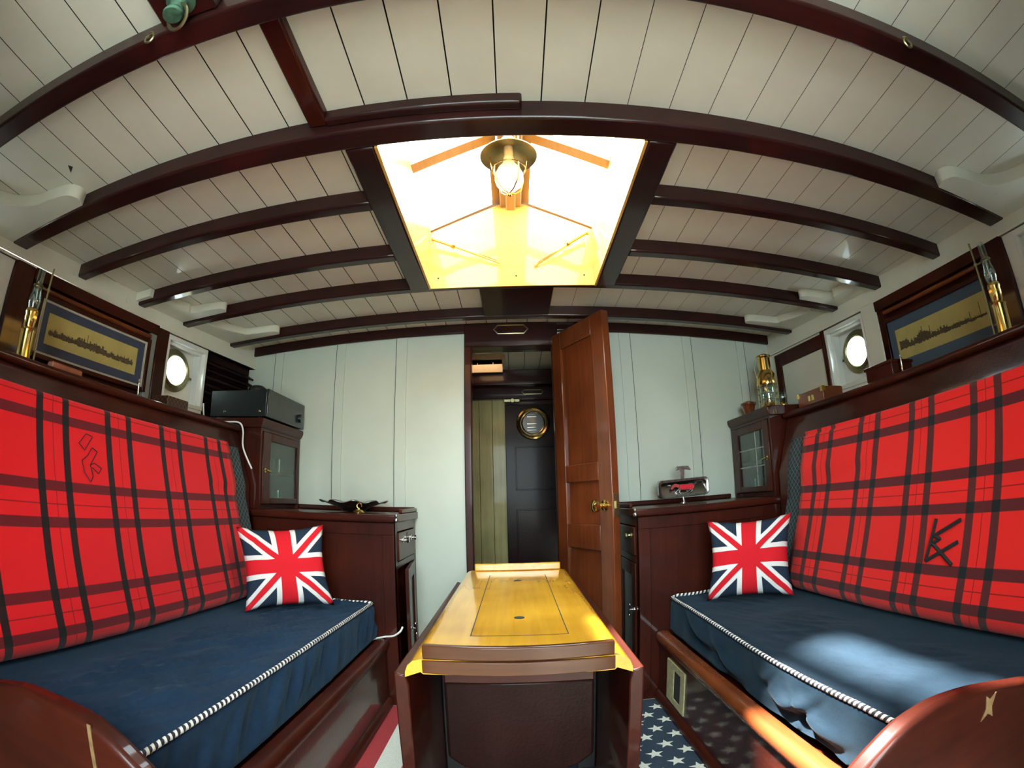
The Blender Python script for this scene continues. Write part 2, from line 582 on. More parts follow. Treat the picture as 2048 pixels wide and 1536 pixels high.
# doubler on the main beam, carlings and filler blocks
beam(-.43, .038, .852, .03, 1.745, n=8)
b = B().hexa([(-.474, .47, 1.742), (-.424, .47, 1.742), (-.424, .85, 1.742), (-.474, .85, 1.742), (-.474, .47, 1.79), (-.424, .47, 1.79), (-.424, .85, 1.79), (-.474, .85, 1.79)])
struct(b.obj('trim_1', 'mahogany_Y', bev=.006))
struct(B().box(-.125, .178, 1.846, 2.162, 1.728, 1.79).obj('trim_2', 'beam_Y', bev=.004))
struct(B().box(-.40, -.324, .921, 1.80, 1.714, 1.80).obj('trim_3', 'beam_Y', bev=.005))
struct(B().box(.349, .425, .921, 1.80, 1.714, 1.80).obj('trim_4', 'beam_Y', bev=.005))

# cabin sides with round holes for the ports
PORTS = {-1: [(.62, 1.43), (1.855, 1.432)], 1: [(.62, 1.43), (1.787, 1.427)]}
HOLE = .07
for g in (-1, 1):
    b = B()
    d0, d1 = -.07, -.11
    ys = [-1.62]
    for (yc, zc) in PORTS[g]: ys += [yc - .13, yc + .13]
    ys += [3.55]
    z0, z1 = 1.2, 1.76
    b.side(SXF, g, -1.62, 3.55, d0, d1, 0, z0)
    for k in range(0, len(ys), 2): b.side(SXF, g, ys[k], ys[k + 1], d0, d1, z0, z1)
    for (yc, zc) in PORTS[g]:
        N = 48
        angs = sorted(set([2 * PI * k / N for k in range(N)] + [math.atan2(zz - zc, yy) % (2 * PI) for yy in (-.13, .13) for zz in (z0, z1)]))
        V = []
        for a in angs:
            ca, sa = math.cos(a), math.sin(a)
            tt = min([.13 / abs(ca) if abs(ca) > 1e-6 else 9, ((z1 - zc) / sa) if sa > 1e-6 else 9, ((z0 - zc) / sa) if sa < -1e-6 else 9])
            row = []
            for rr in (HOLE, tt):
                for d in (d0, d1):
                    y, z = yc + ca * rr, zc + sa * rr
                    row.append(b.bm.verts.new((g * (SXF(y) - d), y, z)))
            V.append(row)
        for A, C in zip(V, V[1:] + V[:1]):
            b.face([A[0], A[2], C[2], C[0]]); b.face([A[1], C[1], C[3], A[3]]); b.face([A[0], C[0], C[1], A[1]])
    struct(b.obj('wall_left' if g < 0 else 'wall_right', 'window_white', smooth=False, rec=True))

# fore bulkhead with battens, wall and added light blockers aft, walls past the door
DX0, DX1, DZ = -.237, .232, 1.765
b = B()
for (x0, x1, z0) in ((-1.72, DX0, 0), (DX1, 1.72, 0), (DX0, DX1, DZ - .03)):
    n = 12
    for k in range(n):
        a, c = x0 + (x1 - x0) * k / n, x0 + (x1 - x0) * (k + 1) / n
        b.box(a, c, 2.4, 2.43, z0, 1.78)
for (x0, x1) in ((-1.29, -1.24), (-.921, -.872), (-.591, -.535), (.557, .617), (.903, .953), (1.222, 1.27)):
    b.box(x0 + .0012, x1, 2.391, 2.401, 0, ceil_z(max(abs(x0), abs(x1)), 1.73))
    b.mi = 1; xd = x0 if x0 < 0 else x1
    b.box(xd - .0012, xd + .0012, 2.3903, 2.402, 0, ceil_z(max(abs(x0), abs(x1)), 1.725)); b.mi = 0
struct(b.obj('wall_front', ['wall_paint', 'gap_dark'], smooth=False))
b = B()
b.box(-1.95, -.55, -1.66, -1.62, 0, 1.8).box(.55, 1.95, -1.66, -1.62, 0, 1.8).box(-.55, .55, -1.66, -1.62, 0, .8)
struct(b.obj('wall_back', 'window_white', smooth=False))
b = B().box(-1.72, -.62, -.26, -.22, 0, ceil_z(1.72) + .02).box(.62, 1.72, -.26, -.22, 0, ceil_z(1.72) + .02).box(-.9, -.62, -.26, -.22, 1.6, 1.74).box(.62, .9, -.26, -.22, 1.6, 1.74)
struct(b.obj('light_blocker_aft', 'mahogany_Z', smooth=False))  # added out of view to keep companion light off the near side ceiling
for g in (-1, 1):
    b = B().side(SXF, g, -1.61, .0, -.068, -.03, .001, 1.57)
    struct(b.obj('bounce_damper', 'mahogany_Z', smooth=False))  # dark panels added out of view to cut bounce off the white sides
b = B()
for k in range(6):
    x0 = -.62 + .0945 * k
    b.box(x0 + .001, x0 + .0935, 3.5, 3.52, 0, 1.6)
struct(b.obj('wall_passage', 'pine', smooth=False, bev=.002))
b = B().box(-.66, -.62, 2.43, 3.56, 0, 1.85).box(.62, .66, 2.43, 3.56, 0, 1.85).box(-.66, .66, 3.54, 3.58, 0, 1.9)
struct(b.obj('wall_passage_sides', 'mahogany_Z', smooth=False))
for (y, zb, zt) in ((2.6, 1.68, 1.8), (3.28, 1.655, 1.75), (3.49, 1.59, 1.675)):
    struct(B().box(-.62, .62, y - .05, y, zb, zt).obj('ceiling_beam', 'beam_X', bev=.005))
b = B()
x0, x1, y0, y1 = FORE
b.box(x0 - .02, x0, y0, y1, 1.74, 2.0).box(x1, x1 + .02, y0, y1, 1.74, 2.0).box(x0, x1, y0 - .02, y0, 1.74, 2.0).box(x0, x1, y1, y1 + .02, 1.72, 2.0)
struct(b.obj('trim_5', 'sash_wood'))
# hatch coaming over the companionway behind the camera
x0, x1, y0, y1 = COMP
b = B().box(x0 - .03, x0, y0, y1, 1.74, 1.84).box(x1, x1 + .03, y0, y1, 1.74, 1.84).box(x0, x1, y1, y1 + .03, 1.74, 1.84)
struct(b.obj('trim_6', 'mahogany_Y'))

# door frame
b = B()
b.box(DX0, -.201, 2.372, 2.44, 0, 1.66).box(.203, DX1 + .003, 2.372, 2.44, 0, 1.66)
struct(b.obj('door_frame', 'mahogany_Z', bev=.004))
struct(B().box(DX0, DX1 + .003, 2.368, 2.44, 1.645, 1.766).obj('door_lintel', 'beam_X', bev=.004))

# open mahogany door
dr = thing('door_1', 'open mahogany panelled door with brass knob beside the doorway', 'door', (.205, 2.372, 0))
dr['kind'] = 'structure'
DH = Vector((.205, 2.372, 0)); DU = Vector((.4, 2.0, 0)) - Vector((.2, 2.39, 0)); DU.normalize(); DN = Vector((-DU.y, DU.x, 0)) * -1
if DN.dot(-DH) < 0: DN = -DN
DL = .418


def dp(u, n, z): p = DH + DU * u + DN * n; return (p.x, p.y, z)


def dbox(b, u0, u1, n0, n1, z0, z1):
    return b.hexa([dp(u0, n0, z0), dp(u1, n0, z0), dp(u1, n1, z0), dp(u0, n1, z0), dp(u0, n0, z1), dp(u1, n0, z1), dp(u1, n1, z1), dp(u0, n1, z1)])


b = B(); TK = .038
dbox(b, 0, .075, -TK, 0, .03, 1.69); dbox(b, DL - .09, DL, -TK, 0, .03, 1.69)
for (z0, z1) in ((.03, .16), (.655, .765), (.955, 1.035), (1.6, 1.69)): dbox(b, .075, DL - .09, -TK, 0, z0, z1)
b.obj('door_leaf', 'door_mahogany', dr, bev=.004, rec=True)
b = B()
for (z0, z1) in ((.16, .655), (.765, .955), (1.035, 1.6)): dbox(b, .07, DL - .085, -TK + .008, -.012, z0 - .005, z1 + .005)
b.obj('door_panel', 'door_mahogany', dr, rec=True)
c = Vector(dp(DL - .05, 0, .848))
b = B().lathe([(0, 0), (.024, 0), (.024, .004), (.011, .007), (.010, .028), (.02, .034), (.027, .046), (.024, .058), (.012, .064), (0, .065)], c, DN)
b.obj('door_knob', 'brass', dr)
b = B(); dbox(b, DL, DL + .003, -.033, -.006, .80, .90); dbox(b, DL, DL + .012, -.028, -.012, .835, .865)
b.obj('latch_plate', 'dull_brass', dr, rec=True)

# far door in the passage, with a brass port light
pd = thing('door_2', 'dark mahogany door with brass port light, seen through the doorway', 'door', (.16, 3.46, 0)); pd['kind'] = 'structure'
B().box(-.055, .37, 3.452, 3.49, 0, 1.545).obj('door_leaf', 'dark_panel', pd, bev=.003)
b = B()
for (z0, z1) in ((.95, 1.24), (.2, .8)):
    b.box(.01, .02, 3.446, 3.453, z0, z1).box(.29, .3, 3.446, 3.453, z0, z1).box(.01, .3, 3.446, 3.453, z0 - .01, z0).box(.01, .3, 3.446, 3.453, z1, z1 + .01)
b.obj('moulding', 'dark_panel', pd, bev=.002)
b = B().ring((.142, 3.446, 1.412), .103, .016, (0, 1, 0)); b.ring((.142, 3.44, 1.412), .08, .006, (0, 1, 0)); pr = sub(b.obj('port_light_ring', 'brass', pd))
B().lathe([(0, 0), (.09, 0), (.09, .004), (0, .004)], (.142, 3.445, 1.412), (0, -1, 0)).obj('port_light_glass', 'black_gloss', pr)
b = B()
for z in (1.455, 1.405, 1.38, 1.36): b.tube([(.1, 3.432, z), (.165, 3.432, z)], .003, 6)
b.obj('guard_bar', 'chrome', pr)
b = B().lathe([(0, 0), (.02, 0), (.018, .02), (0, .022)], (.335, 3.452, .86), (0, -1, 0)); b.obj('door_knob', 'dull_brass', pd)


def nameplate(xc, y, z, w, h, label):
    t = thing('nameplate', label, 'nameplate', (xc, y, z - h / 2))
    e = h * .45
    oct_ = [(-w / 2, 0), (-w / 2 + e, -h / 2), (w / 2 - e, -h / 2), (w / 2, 0), (w / 2 - e, h / 2), (-w / 2 + e, h / 2)]
    b = B().prism(oct_, lambda u, v: (xc + u * .94, y, z + v * .9), lambda u, v: (xc + u * .94, y - .003, z + v * .9)); b.obj('plate', 'beam_X', t, rec=True)
    b = B().tube([(xc + u, y - .004, z + v) for u, v in oct_], .0035, 6, closed=True); b.obj('rim', 'dull_brass', t)


nameplate(.0, 2.368, 1.732, .172, .045, 'long octagonal brass-rimmed nameplate on the lintel over the open doorway')
nameplate(.145, 3.44, 1.635, .15, .03, 'small octagonal brass-rimmed nameplate on the beam over the passage door')
b = B().box(-.06, .05, 3.435, 3.45, 1.565, 1.585).lathe([(0, 0), (.015, 0), (.015, .02), (0, .02)], (0, 3.435, 1.572), (0, -1, 0))
tag(b.obj('door_bolt', 'dull_brass', bev=.002), 'small brass bolt above the port light door in the passage', 'bolt')

# white clamps along the deck edge, mouldings, and panelling below them
for g in (-1, 1):
    b = B()
    b.side(SXF, g, -1.6, 2.4, -.07, 0, 1.572, 1.74)
    b.side(SXF, g, -1.6, 2.4, -.07, .008, 1.572, 1.582)
    plugs = [(.765, 1.64), (1.304, 1.625), (1.861, 1.618)] if g > 0 else [(1.15, 1.63), (1.45, 1.625)]
    for (y, z) in plugs: b.ring((g * SXF(y), y, z), .012, .0015, (1, 0, 0), 20, 5)
    struct(b.obj('trim_7' if g < 0 else 'trim_8', 'side_paint', bev=.003))


def sbox(name, mat, parts, bev=.003, st=True, parent=None, g=1):
    b = B()
    for p in parts: b.side(SXF, g, *p)
    o = b.obj(name, mat, parent, bev=bev)
    return struct(o) if st else o


for g in (-1, 1):
    yA, yB = (.89, .977) if g < 0 else (.893, .985)          # post by the near port
    pa, pb = (.977, 1.65) if g < 0 else (.985, 1.57)         # picture bay
    qa, qb = (1.652, 1.722) if g < 0 else (1.57, 1.66)       # post by the far port
    fa, fb = (1.722, 2.0) if g < 0 else (1.66, 1.925)        # port bay
    sbox('trim_9', 'mahogany_Z', [(yA, yB, -.05, .012, 1.19, 1.575)], .006, g=g)
    sbox('trim_10', 'mahogany_Y', [(pa, pb, -.07, -.02, 1.19, 1.575), (pa, pb, -.02, .012, 1.535, 1.578)], .002, g=g)
    b = B().tube([(g * (SXF(pa + .05) - .004), pa + .05, 1.517), (g * (SXF(pb - .04) - .004), pb - .04, 1.517)], .010, 12)
    struct(b.obj('trim_11', 'rail_mahogany'))
    if g < 0: sbox('trim_12', 'grey_paint', [(1.615, 1.652, -.05, .002, 1.19, 1.575)], .003, g=g)
    else: sbox('trim_12', 'mahogany_Z', [(1.535, 1.57, -.05, .006, 1.19, 1.56)], .005, g=g)
    sbox('trim_13', 'mahogany_Z' if g < 0 else 'side_paint', [(qa, qb, -.07, .008, 1.19, 1.578)], .005, g=g)
    # white box reveal round the port
    zt, zb = 1.545, 1.285
    for (a, c) in ((fa, fb), (.45, .82 if g < 0 else .84)):
        sbox('window_frame', 'window_white', [(a, a + .016, -.072, .004, zb, zt), (c - .016, c, -.072, .004, zb, zt), (a, c, -.072, .004, zt, zt + .022), (a, c, -.072, .004, zb - .018, zb),
             (a, c, -.072, .0, 1.19, zb - .018), (c - .028, c - .016, -.06, -.02, zb, zt), (a + .016, c, -.05, -.02, zt - .014, zt)], .002, g=g)
    sbox('trim_14', 'window_white', [(.82 if g < 0 else .84, yA, -.07, -.01, 1.19, 1.575)], .003, g=g)
    if g < 0:
        b = B()
        b.side(SXF, g, 2.002, 2.388, -.068, -.03, 1.192, 1.57)
        for k in range(9):
            z = 1.235 + .036 * k
            b.hexa([(-SXF(2.0) - .03, 2.004, z), (-SXF(2.0) + .004, 2.004, z - .02), (-SXF(2.4) + .004, 2.386, z - .02), (-SXF(2.4) - .03, 2.386, z),
                    (-SXF(2.0) - .03, 2.004, z + .01), (-SXF(2.0) + .004, 2.004, z - .01), (-SXF(2.4) + .004, 2.386, z - .01), (-SXF(2.4) - .03, 2.386, z + .01)])
        tag(b.obj('louvre_panel', 'dark_panel', rec=True), 'dark slatted louvre panel between the left port and the bulkhead', 'louvre')
    else:
        sbox('trim_15', 'mahogany_Y', [(1.925, 1.952, -.07, .008, 1.19, 1.57), (2.29, 2.335, -.07, .008, 1.19, 1.55), (1.95, 2.335, -.07, .008, 1.492, 1.56)], .004, g=g)
        sbox('wall_side_panel', 'side_paint', [(1.95, 2.4, -.07, -.004, 1.19, 1.575)], .001, g=g)

# round ports
k = 0
for g in (-1, 1):
    for (yc, zc) in PORTS[g]:
        k += 1
        far = yc > 1
        side = 'left' if g < 0 else 'right'
        xw = g * (SXF(yc) + .07)
        ax = Vector((-g, -.145, 0)).normalized()
        w = thing('window_%d' % k, ('round brass port light in white box between picture and ' + ('dark louvres' if g < 0 else 'white panel')) if far else 'round brass port light in white box beside the brass lamp, %s side' % side, 'porthole', (xw, yc, zc - .1))
        w['kind'] = 'structure'
        prof = [(.068, -.02), (.068, .02), (.074, .026), (.084, .018), (.084, .012), (.1, .010), (.101, 0), (.101, -.002)]
        b = B().lathe(prof + [(.068, -.02)], (xw, yc, zc), ax, 40)
        b.obj('port_ring', 'dull_brass', w)
        B().lathe([(0, .002), (.069, .002), (.069, .006), (0, .006)], (xw, yc, zc), ax, 40).obj('port_glass', 'glass', w)
        dy = .09
        pc = Vector((g * (SXF(yc + dy) + .07), yc + dy, zc - .012))
        b = B().box(pc.x - .014, pc.x + .014, pc.y - .016, pc.y + .006, pc.z - .017, pc.z + .017)
        b.tube([pc, pc + Vector((-g * .01, .045, -.002))], .006, 8)
        b.ring(pc + Vector((-g * .012, .055, -.002)), .018, .0045, (.3, 1, 0), 16, 6)
        b.obj('port_dog', 'dull_brass', w)


# white hanging knees under the side deck
def knee(g, yf, w, xin, hmid, label):
    """lodging knee: one arm along the beam, the other swept aft along the deck edge"""
    e = SXF(yf) + .02
    L = e - xin
    ctrl = [(xin, 0), (xin - .012, -.035), (xin + .012, -.07), (xin + .075, -.085), (xin + .15, -.098), (xin + L * .56, -.15), (xin + L * .68, -.25), (xin + L * .76, -.36), (xin + L * .80, -.44)]
    ctrl = [(x, y * w / .10) for x, y in ctrl]
    P = []
    for i in range(len(ctrl) - 1):
        a, b_, c, d = ctrl[max(i - 1, 0)], ctrl[i], ctrl[i + 1], ctrl[min(i + 2, len(ctrl) - 1)]
        for k in range(6):
            t_ = k / 6
            P.append(tuple(.5 * ((2 * b_[q]) + (c[q] - a[q]) * t_ + (2 * a[q] - 5 * b_[q] + 4 * c[q] - d[q]) * t_ ** 2 + (3 * b_[q] - a[q] - 3 * c[q] + d[q]) * t_ ** 3) for q in (0, 1)))
    P.append(ctrl[-1])
    yb = yf - .046 - (.025 if yf < 1 else 0)
    P += [(SXF(yf + ctrl[-1][1]) + .02, ctrl[-1][1]), (e + .005, 0)]
    b = B().prism(P, lambda x, y: (g * x, yb + y, ceil_z(x) - hmid), lambda x, y: (g * x, yb + y, ceil_z(x) - .001))
    for q in (.3, .55): b.ring((g * (xin + L * q + .02), yb - .055 - q * .05, ceil_z(xin + L * q + .02) - hmid), .010, .0012, (0, 0, 1), 16, 4)
    o = b.obj('deck_knee', 'side_paint', bev=.010, seg=3, rec=True)
    return tag(o, label, 'knee', 'white deck knees under the side decks')


knee(-1, .92, .10, 1.255, .042, 'largest white knee bracket under the left deck edge, above the near lamp')
knee(1, .92, .10, 1.285, .042, 'largest white knee bracket under the right deck edge, above the near lamp')
knee(-1, 1.844, .07, 1.26, .036, 'white knee bracket above the left port light')
knee(-1, 2.206, .07, 1.16, .036, 'white knee bracket above the dark louvre panel')
knee(1, 1.844, .065, 1.29, .036, 'white knee bracket above the right port light')
knee(1, 2.206, .06, 1.18, .036, 'white knee bracket above the white side panel and ship lantern')


# hooks and an old fitting on the nearest beam
def hook(x, y, z, label):
    b = B().ring((x, y, z - .012), .011, .0028, (0, 1, .2), 20, 6)
    b.lathe([(0, 0), (.009, 0), (.009, .003), (.003, .006), (.003, .012)], (x, y + .002, z + .004), (0, 0, -1), 12)
    tag(b.obj('eye_hook', 'dull_brass'), label, 'hook', 'hooks on the nearest beam')


hook(-.69, .437, 1.722, 'small brass eye hook on the nearest beam beside the green fitting')
hook(.83, .437, 1.712, 'lone brass eye hook on the right of the nearest beam')
t = thing('deck_fitting', 'corroded green brass fitting on a wooden pad at the nearest beam', 'fitting', (-.59, .40, 1.69))
B().box(-.66, -.53, .33, .435, 1.728, 1.768).obj('pad', 'beam_X', t, bev=.004)
b = B().lathe([(0, 0), (.03, 0), (.032, .012), (.02, .02), (.016, .04), (.022, .05), (.02, .056), (0, .058)], (-.59, .39, 1.735), (0, 0, -1), 20)
b.obj('body', 'verdigris', t)
B().ring((-.585, .40, 1.685), .026, .004, (.2, .8, .6), 24, 6).obj('ring', 'dull_brass', t)

# ------------------------------------------------------------------ skylight and its lamp
x0, x1, y0, y1 = SKY
XR = .012
sk = thing('skylight', 'bright glazed skylight with varnished coaming and two sloping glass lids', 'skylight', (XR, 1.36, 1.71))
ZE, ZR = 1.965, 2.105
B().box(x0 - .03, x0, y0 - .02, y1 + .03, 1.79, ZE).obj('side_coaming', 'skylight_teak', sk)
B().box(x1, x1 + .03, y0 - .02, y1 + .03, 1.79, ZE).obj('side_coaming', 'skylight_teak', sk)
gab = [(x0 - .03, 1.79), (x1 + .03, 1.79), (x1 + .03, ZE), (XR + .05, ZR), (XR - .05, ZR), (x0 - .03, ZE)]
B().prism(gab, lambda x, z: (x, y1 - .003, z), lambda x, z: (x, y1 + .03, z)).obj('end_panel', 'skylight_teak', sk, rec=True)
B().prism(gab, lambda x, z: (x, y0 - .03, z), lambda x, z: (x, y0, z)).obj('end_panel', 'skylight_teak', sk, rec=True)
lb = B().box(x0, x0 + .008, y0, y1, 1.712, 1.80).box(x1 - .008, x1, y0, y1, 1.712, 1.80).box(x0 + .008, x1 - .008, y1 - .011, y1 - .0035, 1.712, 1.80).box(x0, x1, y0, y0 + .008, 1.73, 1.80)
lo = sub(lb.obj('lining', 'skylight_teak', sk))
for xx in (-.285, .027, .30): B().lathe([(0, 0), (.004, 0), (.003, .002), (0, .0025)], (xx, y1 - .011, 1.756), (0, -1, 0), 10).obj('screw', 'gap_dark', lo)
b = B().box(XR - .045, XR + .045, y0 - .03, y1 + .03, ZR - .015, ZR + .03).box(XR - .02, XR + .02, y0 - .03, y1 + .03, ZR - .03, ZR - .015)
b.obj('ridge_beam', 'sash_wood', sk, bev=.004)
for g in (-1, 1):
    xa = XR + g * .045
    xb = (x0 - .035) if g < 0 else (x1 + .035)
    za, zb = ZR + .012, ZE + .004
    def sp(u, y, n): return (xa + (xb - xa) * u, y, za + (zb - za) * u + n)
    def sb(b, u0, u1, ya, yb, n0, n1):
        c = [sp(u0, ya, n0), sp(u1, ya, n0), sp(u1, yb, n0), sp(u0, yb, n0), sp(u0, ya, n1), sp(u1, ya, n1), sp(u1, yb, n1), sp(u0, yb, n1)]
        b.hexa(c)
    b = B()
    sb(b, 0, .1, y0 - .03, y1 + .03, 0, .025); sb(b, .92, 1, y0 - .03, y1 + .03, 0, .025)
    for (ya, yb) in ((y0 - .03, y0 + .02), (1.335, 1.385), (y1 - .012, y1 + .03)): sb(b, .1, .92, ya, yb, -.002, .025)
    so = sub(b.obj('sash', 'sash_wood', sk, rec=True))
    b = B(); sb(b, .09, .93, y0, y1, .010, .014)
    b.obj('pane', 'glass', so, rec=True)
for (p, q, r) in (((-.31, 1.745, 1.918), (-.223, 1.757, 1.885), (-.036, 1.78, 1.812)), ((.318, 1.745, 1.93), (.238, 1.757, 1.884), (.101, 1.78, 1.795))):
    P, Q, T = Vector(p), Vector(q), Vector(r)
    b = B().tube([P, T], .006, 8).tube([P, Q], .0085, 8)
    b.lathe([(0, -.01), (.01, -.008), (.013, 0), (.01, .008), (0, .01)], Q, (T - P), 12)
    b.tube([Q - Vector((0, 0, .014)), Q + Vector((0, 0, .018))], .003, 6)
    b.lathe([(0, 0), (.014, 0), (.014, .006), (0, .006)], P, (1, 0, 0), 12)
    b.obj('stay', 'brass', sk)

hl = thing('hanging_lamp', 'small hanging lamp with brass shade and glass globe in the skylight', 'lamp', (.006, 1.15, 1.70))
c = (.006, 1.15, 0)
B().lathe([(.016, 1.895), (.02, 1.885), (.045, 1.872), (.07, 1.858), (.083, 1.846), (.083, 1.843), (.066, 1.853), (.042, 1.866), (.016, 1.878)], c, seg=36).obj('shade', 'dull_brass', hl)
B().lathe([(.012, 1.84), (.014, 1.878), (.022, 1.885), (.022, 1.91), (.01, 1.925), (0, 1.927)], c, seg=20).obj('cap', 'white_plastic', hl)
B().lathe([(.014, 1.842), (.018, 1.815), (.031, 1.797), (.040, 1.775), (.041, 1.76), (.036, 1.741), (.022, 1.726), (0, 1.721)], c, seg=28).obj('globe', 'frosted_globe', hl)
b = B().ring((.006, 1.15, 1.795), .047, .0022, (0, 0, 1), 32, 6)
for q in range(4):
    a = q * PI / 2 + .6
    b.tube([(.006 + rr * math.cos(a), 1.15 + rr * math.sin(a), z) for rr, z in ((.047, 1.795), (.049, 1.77), (.04, 1.735), (.02, 1.715), (.0, 1.71))], .0018, 6)
b.tube([(.006 + .047 * math.cos(a), 1.15 + .047 * math.sin(a), 1.795) for a in (0,)] + [(.06, 1.15, 1.845)], .0018, 6).tube([(-.041, 1.15, 1.795), (-.05, 1.15, 1.845)], .0018, 6)
b.ball((.006, 1.15, 1.704), .006, 12)
b.obj('wire_guard', 'brass', hl)
b = B()
b.tube([(.006, 1.15, 1.92), (.0, 1.155, 1.97), (.012, 1.15, 2.02), (.01, 1.15, 2.073)], .003, 8)
b.tube([(-.03, 1.15, 1.885), (-.03, 1.15, 1.96), (-.02, 1.15, 2.073)], .0022, 6).tube([(.036, 1.15, 1.885), (.036, 1.15, 1.96), (.028, 1.15, 2.073)], .0022, 6)
for q in range(3):
    a0 = q * 2.1
    b.tube([(.012 + .02 * math.cos(a0 + a) + .008 * q, 1.14 + .016 * math.sin(a0 + a), 1.935 + .012 * q + .012 * math.sin(2 * a)) for a in [i * PI / 8 for i in range(16)]], .0028, 6, closed=True)
b.tube([(.03 + .022 * math.cos(a), 1.13, 1.95 + .012 * math.sin(a)) for a in [i * PI / 8 for i in range(16)]], .003, 6, closed=True)
b.obj('cord', 'cord_white', hl)

def smooth(pts, n=8):
    P = [Vector(p) for p in pts]; out = []
    for i in range(len(P) - 1):
        a, b_, c, d = P[max(i - 1, 0)], P[i], P[i + 1], P[min(i + 2, len(P) - 1)]
        for k in range(n):
            t_ = k / n
            out.append(.5 * ((2 * b_) + (c - a) * t_ + (2 * a - 5 * b_ + 4 * c - d) * t_ ** 2 + (3 * b_ - a - 3 * c + d) * t_ ** 3))
    return out + [P[-1]]


# ------------------------------------------------------------------ rug
b = B()
b.box(-.537, .565, .1, 1.945, 0, .006)
for i in range(9):
    a = -.545 + .085 * i
    b.mi = i % 2
    b.box(max(a, -.535), min(a + .085, .08), .102, 1.943, .004, .0075)
b.mi = 2
b.box(.08, .563, .102, 1.943, .004, .0075)
b.mi = 1


def star(x, y, r):
    pts = []
    for k in range(10):
        a = PI / 2 + k * PI / 5
        rr = r if k % 2 == 0 else r * .4
        pts.append((x + rr * math.cos(a), y + rr * math.sin(a)))
    b.prism(pts, lambda u, v: (u, v, .0072), lambda u, v: (u, v, .0084))


for c_ in range(9):
    xx = .539 - .054 * c_
    yy = (1.855 if c_ % 2 == 0 else 1.918) - (0.0 if c_ % 2 else 0)
    off = 1.791 if c_ % 2 else 1.855 - .0
    for k in range(14):
        y = (1.791 if c_ % 2 else 1.732 + .127) - .1285 * k
        if y > .13: star(xx, y, .031)
tag(b.obj('flag_rug', ['rug_red', 'rug_white', 'rug_blue'], smooth=False, rec=True), 'stars and stripes flag rug on the floor between the berths', 'rug')

# ------------------------------------------------------------------ table
tb = thing('saloon_table', 'yellow varnished drop leaf table with raised end rails, leaves down', 'table', (0, 1.45, 0))
TX0, TX1, TY0, TY1, TZ = -.180, .180, .885, 2.035, .595
prof = [(TX0 - .03, TZ - .038), (TX0 - .029, TZ - .026), (TX0 - .024, TZ - .013), (TX0 - .014, TZ - .004), (TX0, TZ)]
poly = prof + [(-p, q) for p, q in prof[::-1]] + [(TX1, TZ - .026), (TX1 - .005, TZ - .03), (TX0 + .005, TZ - .03), (TX0, TZ - .026)]
top = sub(B().prism(poly, lambda x, z: (x, TY0, z), lambda x, z: (x, TY1, z)).obj('tabletop', 'honey_teak', tb, rec=True))
b = B().box(-.1, .106, 1.055, 1.90, TZ - .004, TZ + .0008)
b.obj('inset_panel', 'honey_teak', top)
b = B()
for (a, c, d, e) in ((-.1025, -.1, 1.0525, 1.9025), (.106, .1085, 1.0525, 1.9025), (-.1, .106, 1.0525, 1.055), (-.1, .106, 1.90, 1.9025)):
    b.box(a, c, d, e, TZ - .002, TZ + .0004)
for yy in (1.213, 1.77): b.lathe([(0, 0), (.013, 0), (.013, .0012), (0, .0012)], (.004, yy, TZ + .0006), seg=16)
b.obj('seam', 'gap_dark', top)
P = [(-.176 + .352 * k / 12, -.012 + .010 * (2 * k / 12 - 1) ** 2) for k in range(13)]
B().prism(P + [(x, y + .016) for x, y in P[::-1]], lambda x, y: (x, TY0 + .004 + y, TZ), lambda x, y: (x, TY0 + .004 + y, TZ + .028)).obj('end_rail', 'table_edge', tb, bev=.003, rec=True)
B().prism([(x, y - .001) for x, y in P] + [(x, TY0 * 0 + .0) for x, y in P[::-1]], lambda x, y: (x, TY0 - .001 + y, TZ - .027), lambda x, y: (x, TY0 - .001 + y, TZ - .0005)).obj('end_cap', 'table_edge', tb, bev=.002, rec=True)
b = B().box(TX0 + .012, TX1 - .003, TY1 - .02, TY1, TZ, TZ + .03)
b.obj('end_rail', 'honey_teak', tb, bev=.004)
b = B().box(TX0 + .03, TX1 - .03, TY0 + .08, TY1 - .05, TZ - .08, TZ - .031)
b.obj('apron', 'mahogany_X', tb, bev=.003)
for yy in (.975, 1.93):
    P = []
    for k in range(13):
        a = k / 12
        P.append((-.15 + .30 * a, .292 + .045 * abs(2 * a - 1) ** 3.5))
    poly = P + [(.15, TZ - .075), (-.15, TZ - .075)]
    B().prism(poly, lambda x, z: (x, yy - .012, z), lambda x, z: (x, yy + .012, z)).obj('end_panel', 'dark_panel', tb, bev=.006, rec=True)
    B().box(-.05, .05, yy - .02, yy + .02, .01, .30).obj('leg', 'mahogany_Z', tb, bev=.006)
for g in (-1, 1):
    P = [(.234, .562), (.212, .556), (.206, .535), (.206, .06), (.2285, .06)]
    B().prism([(g * x, z) for x, z in P], lambda x, z: (x, TY0 + .01, z), lambda x, z: (x, TY1 - .08, z)).obj('drop_leaf', 'mahogany_Y', tb, bev=.003, rec=True)
    B().box(g * .155, g * .2055, TY0 + .40, TY0 + .43, .10, .545).obj('gate_leg', 'black', tb, bev=.003)
B().box(-.155, .155, 1.01, 1.92, .35, .37).obj('stretcher', 'dark_panel', tb)

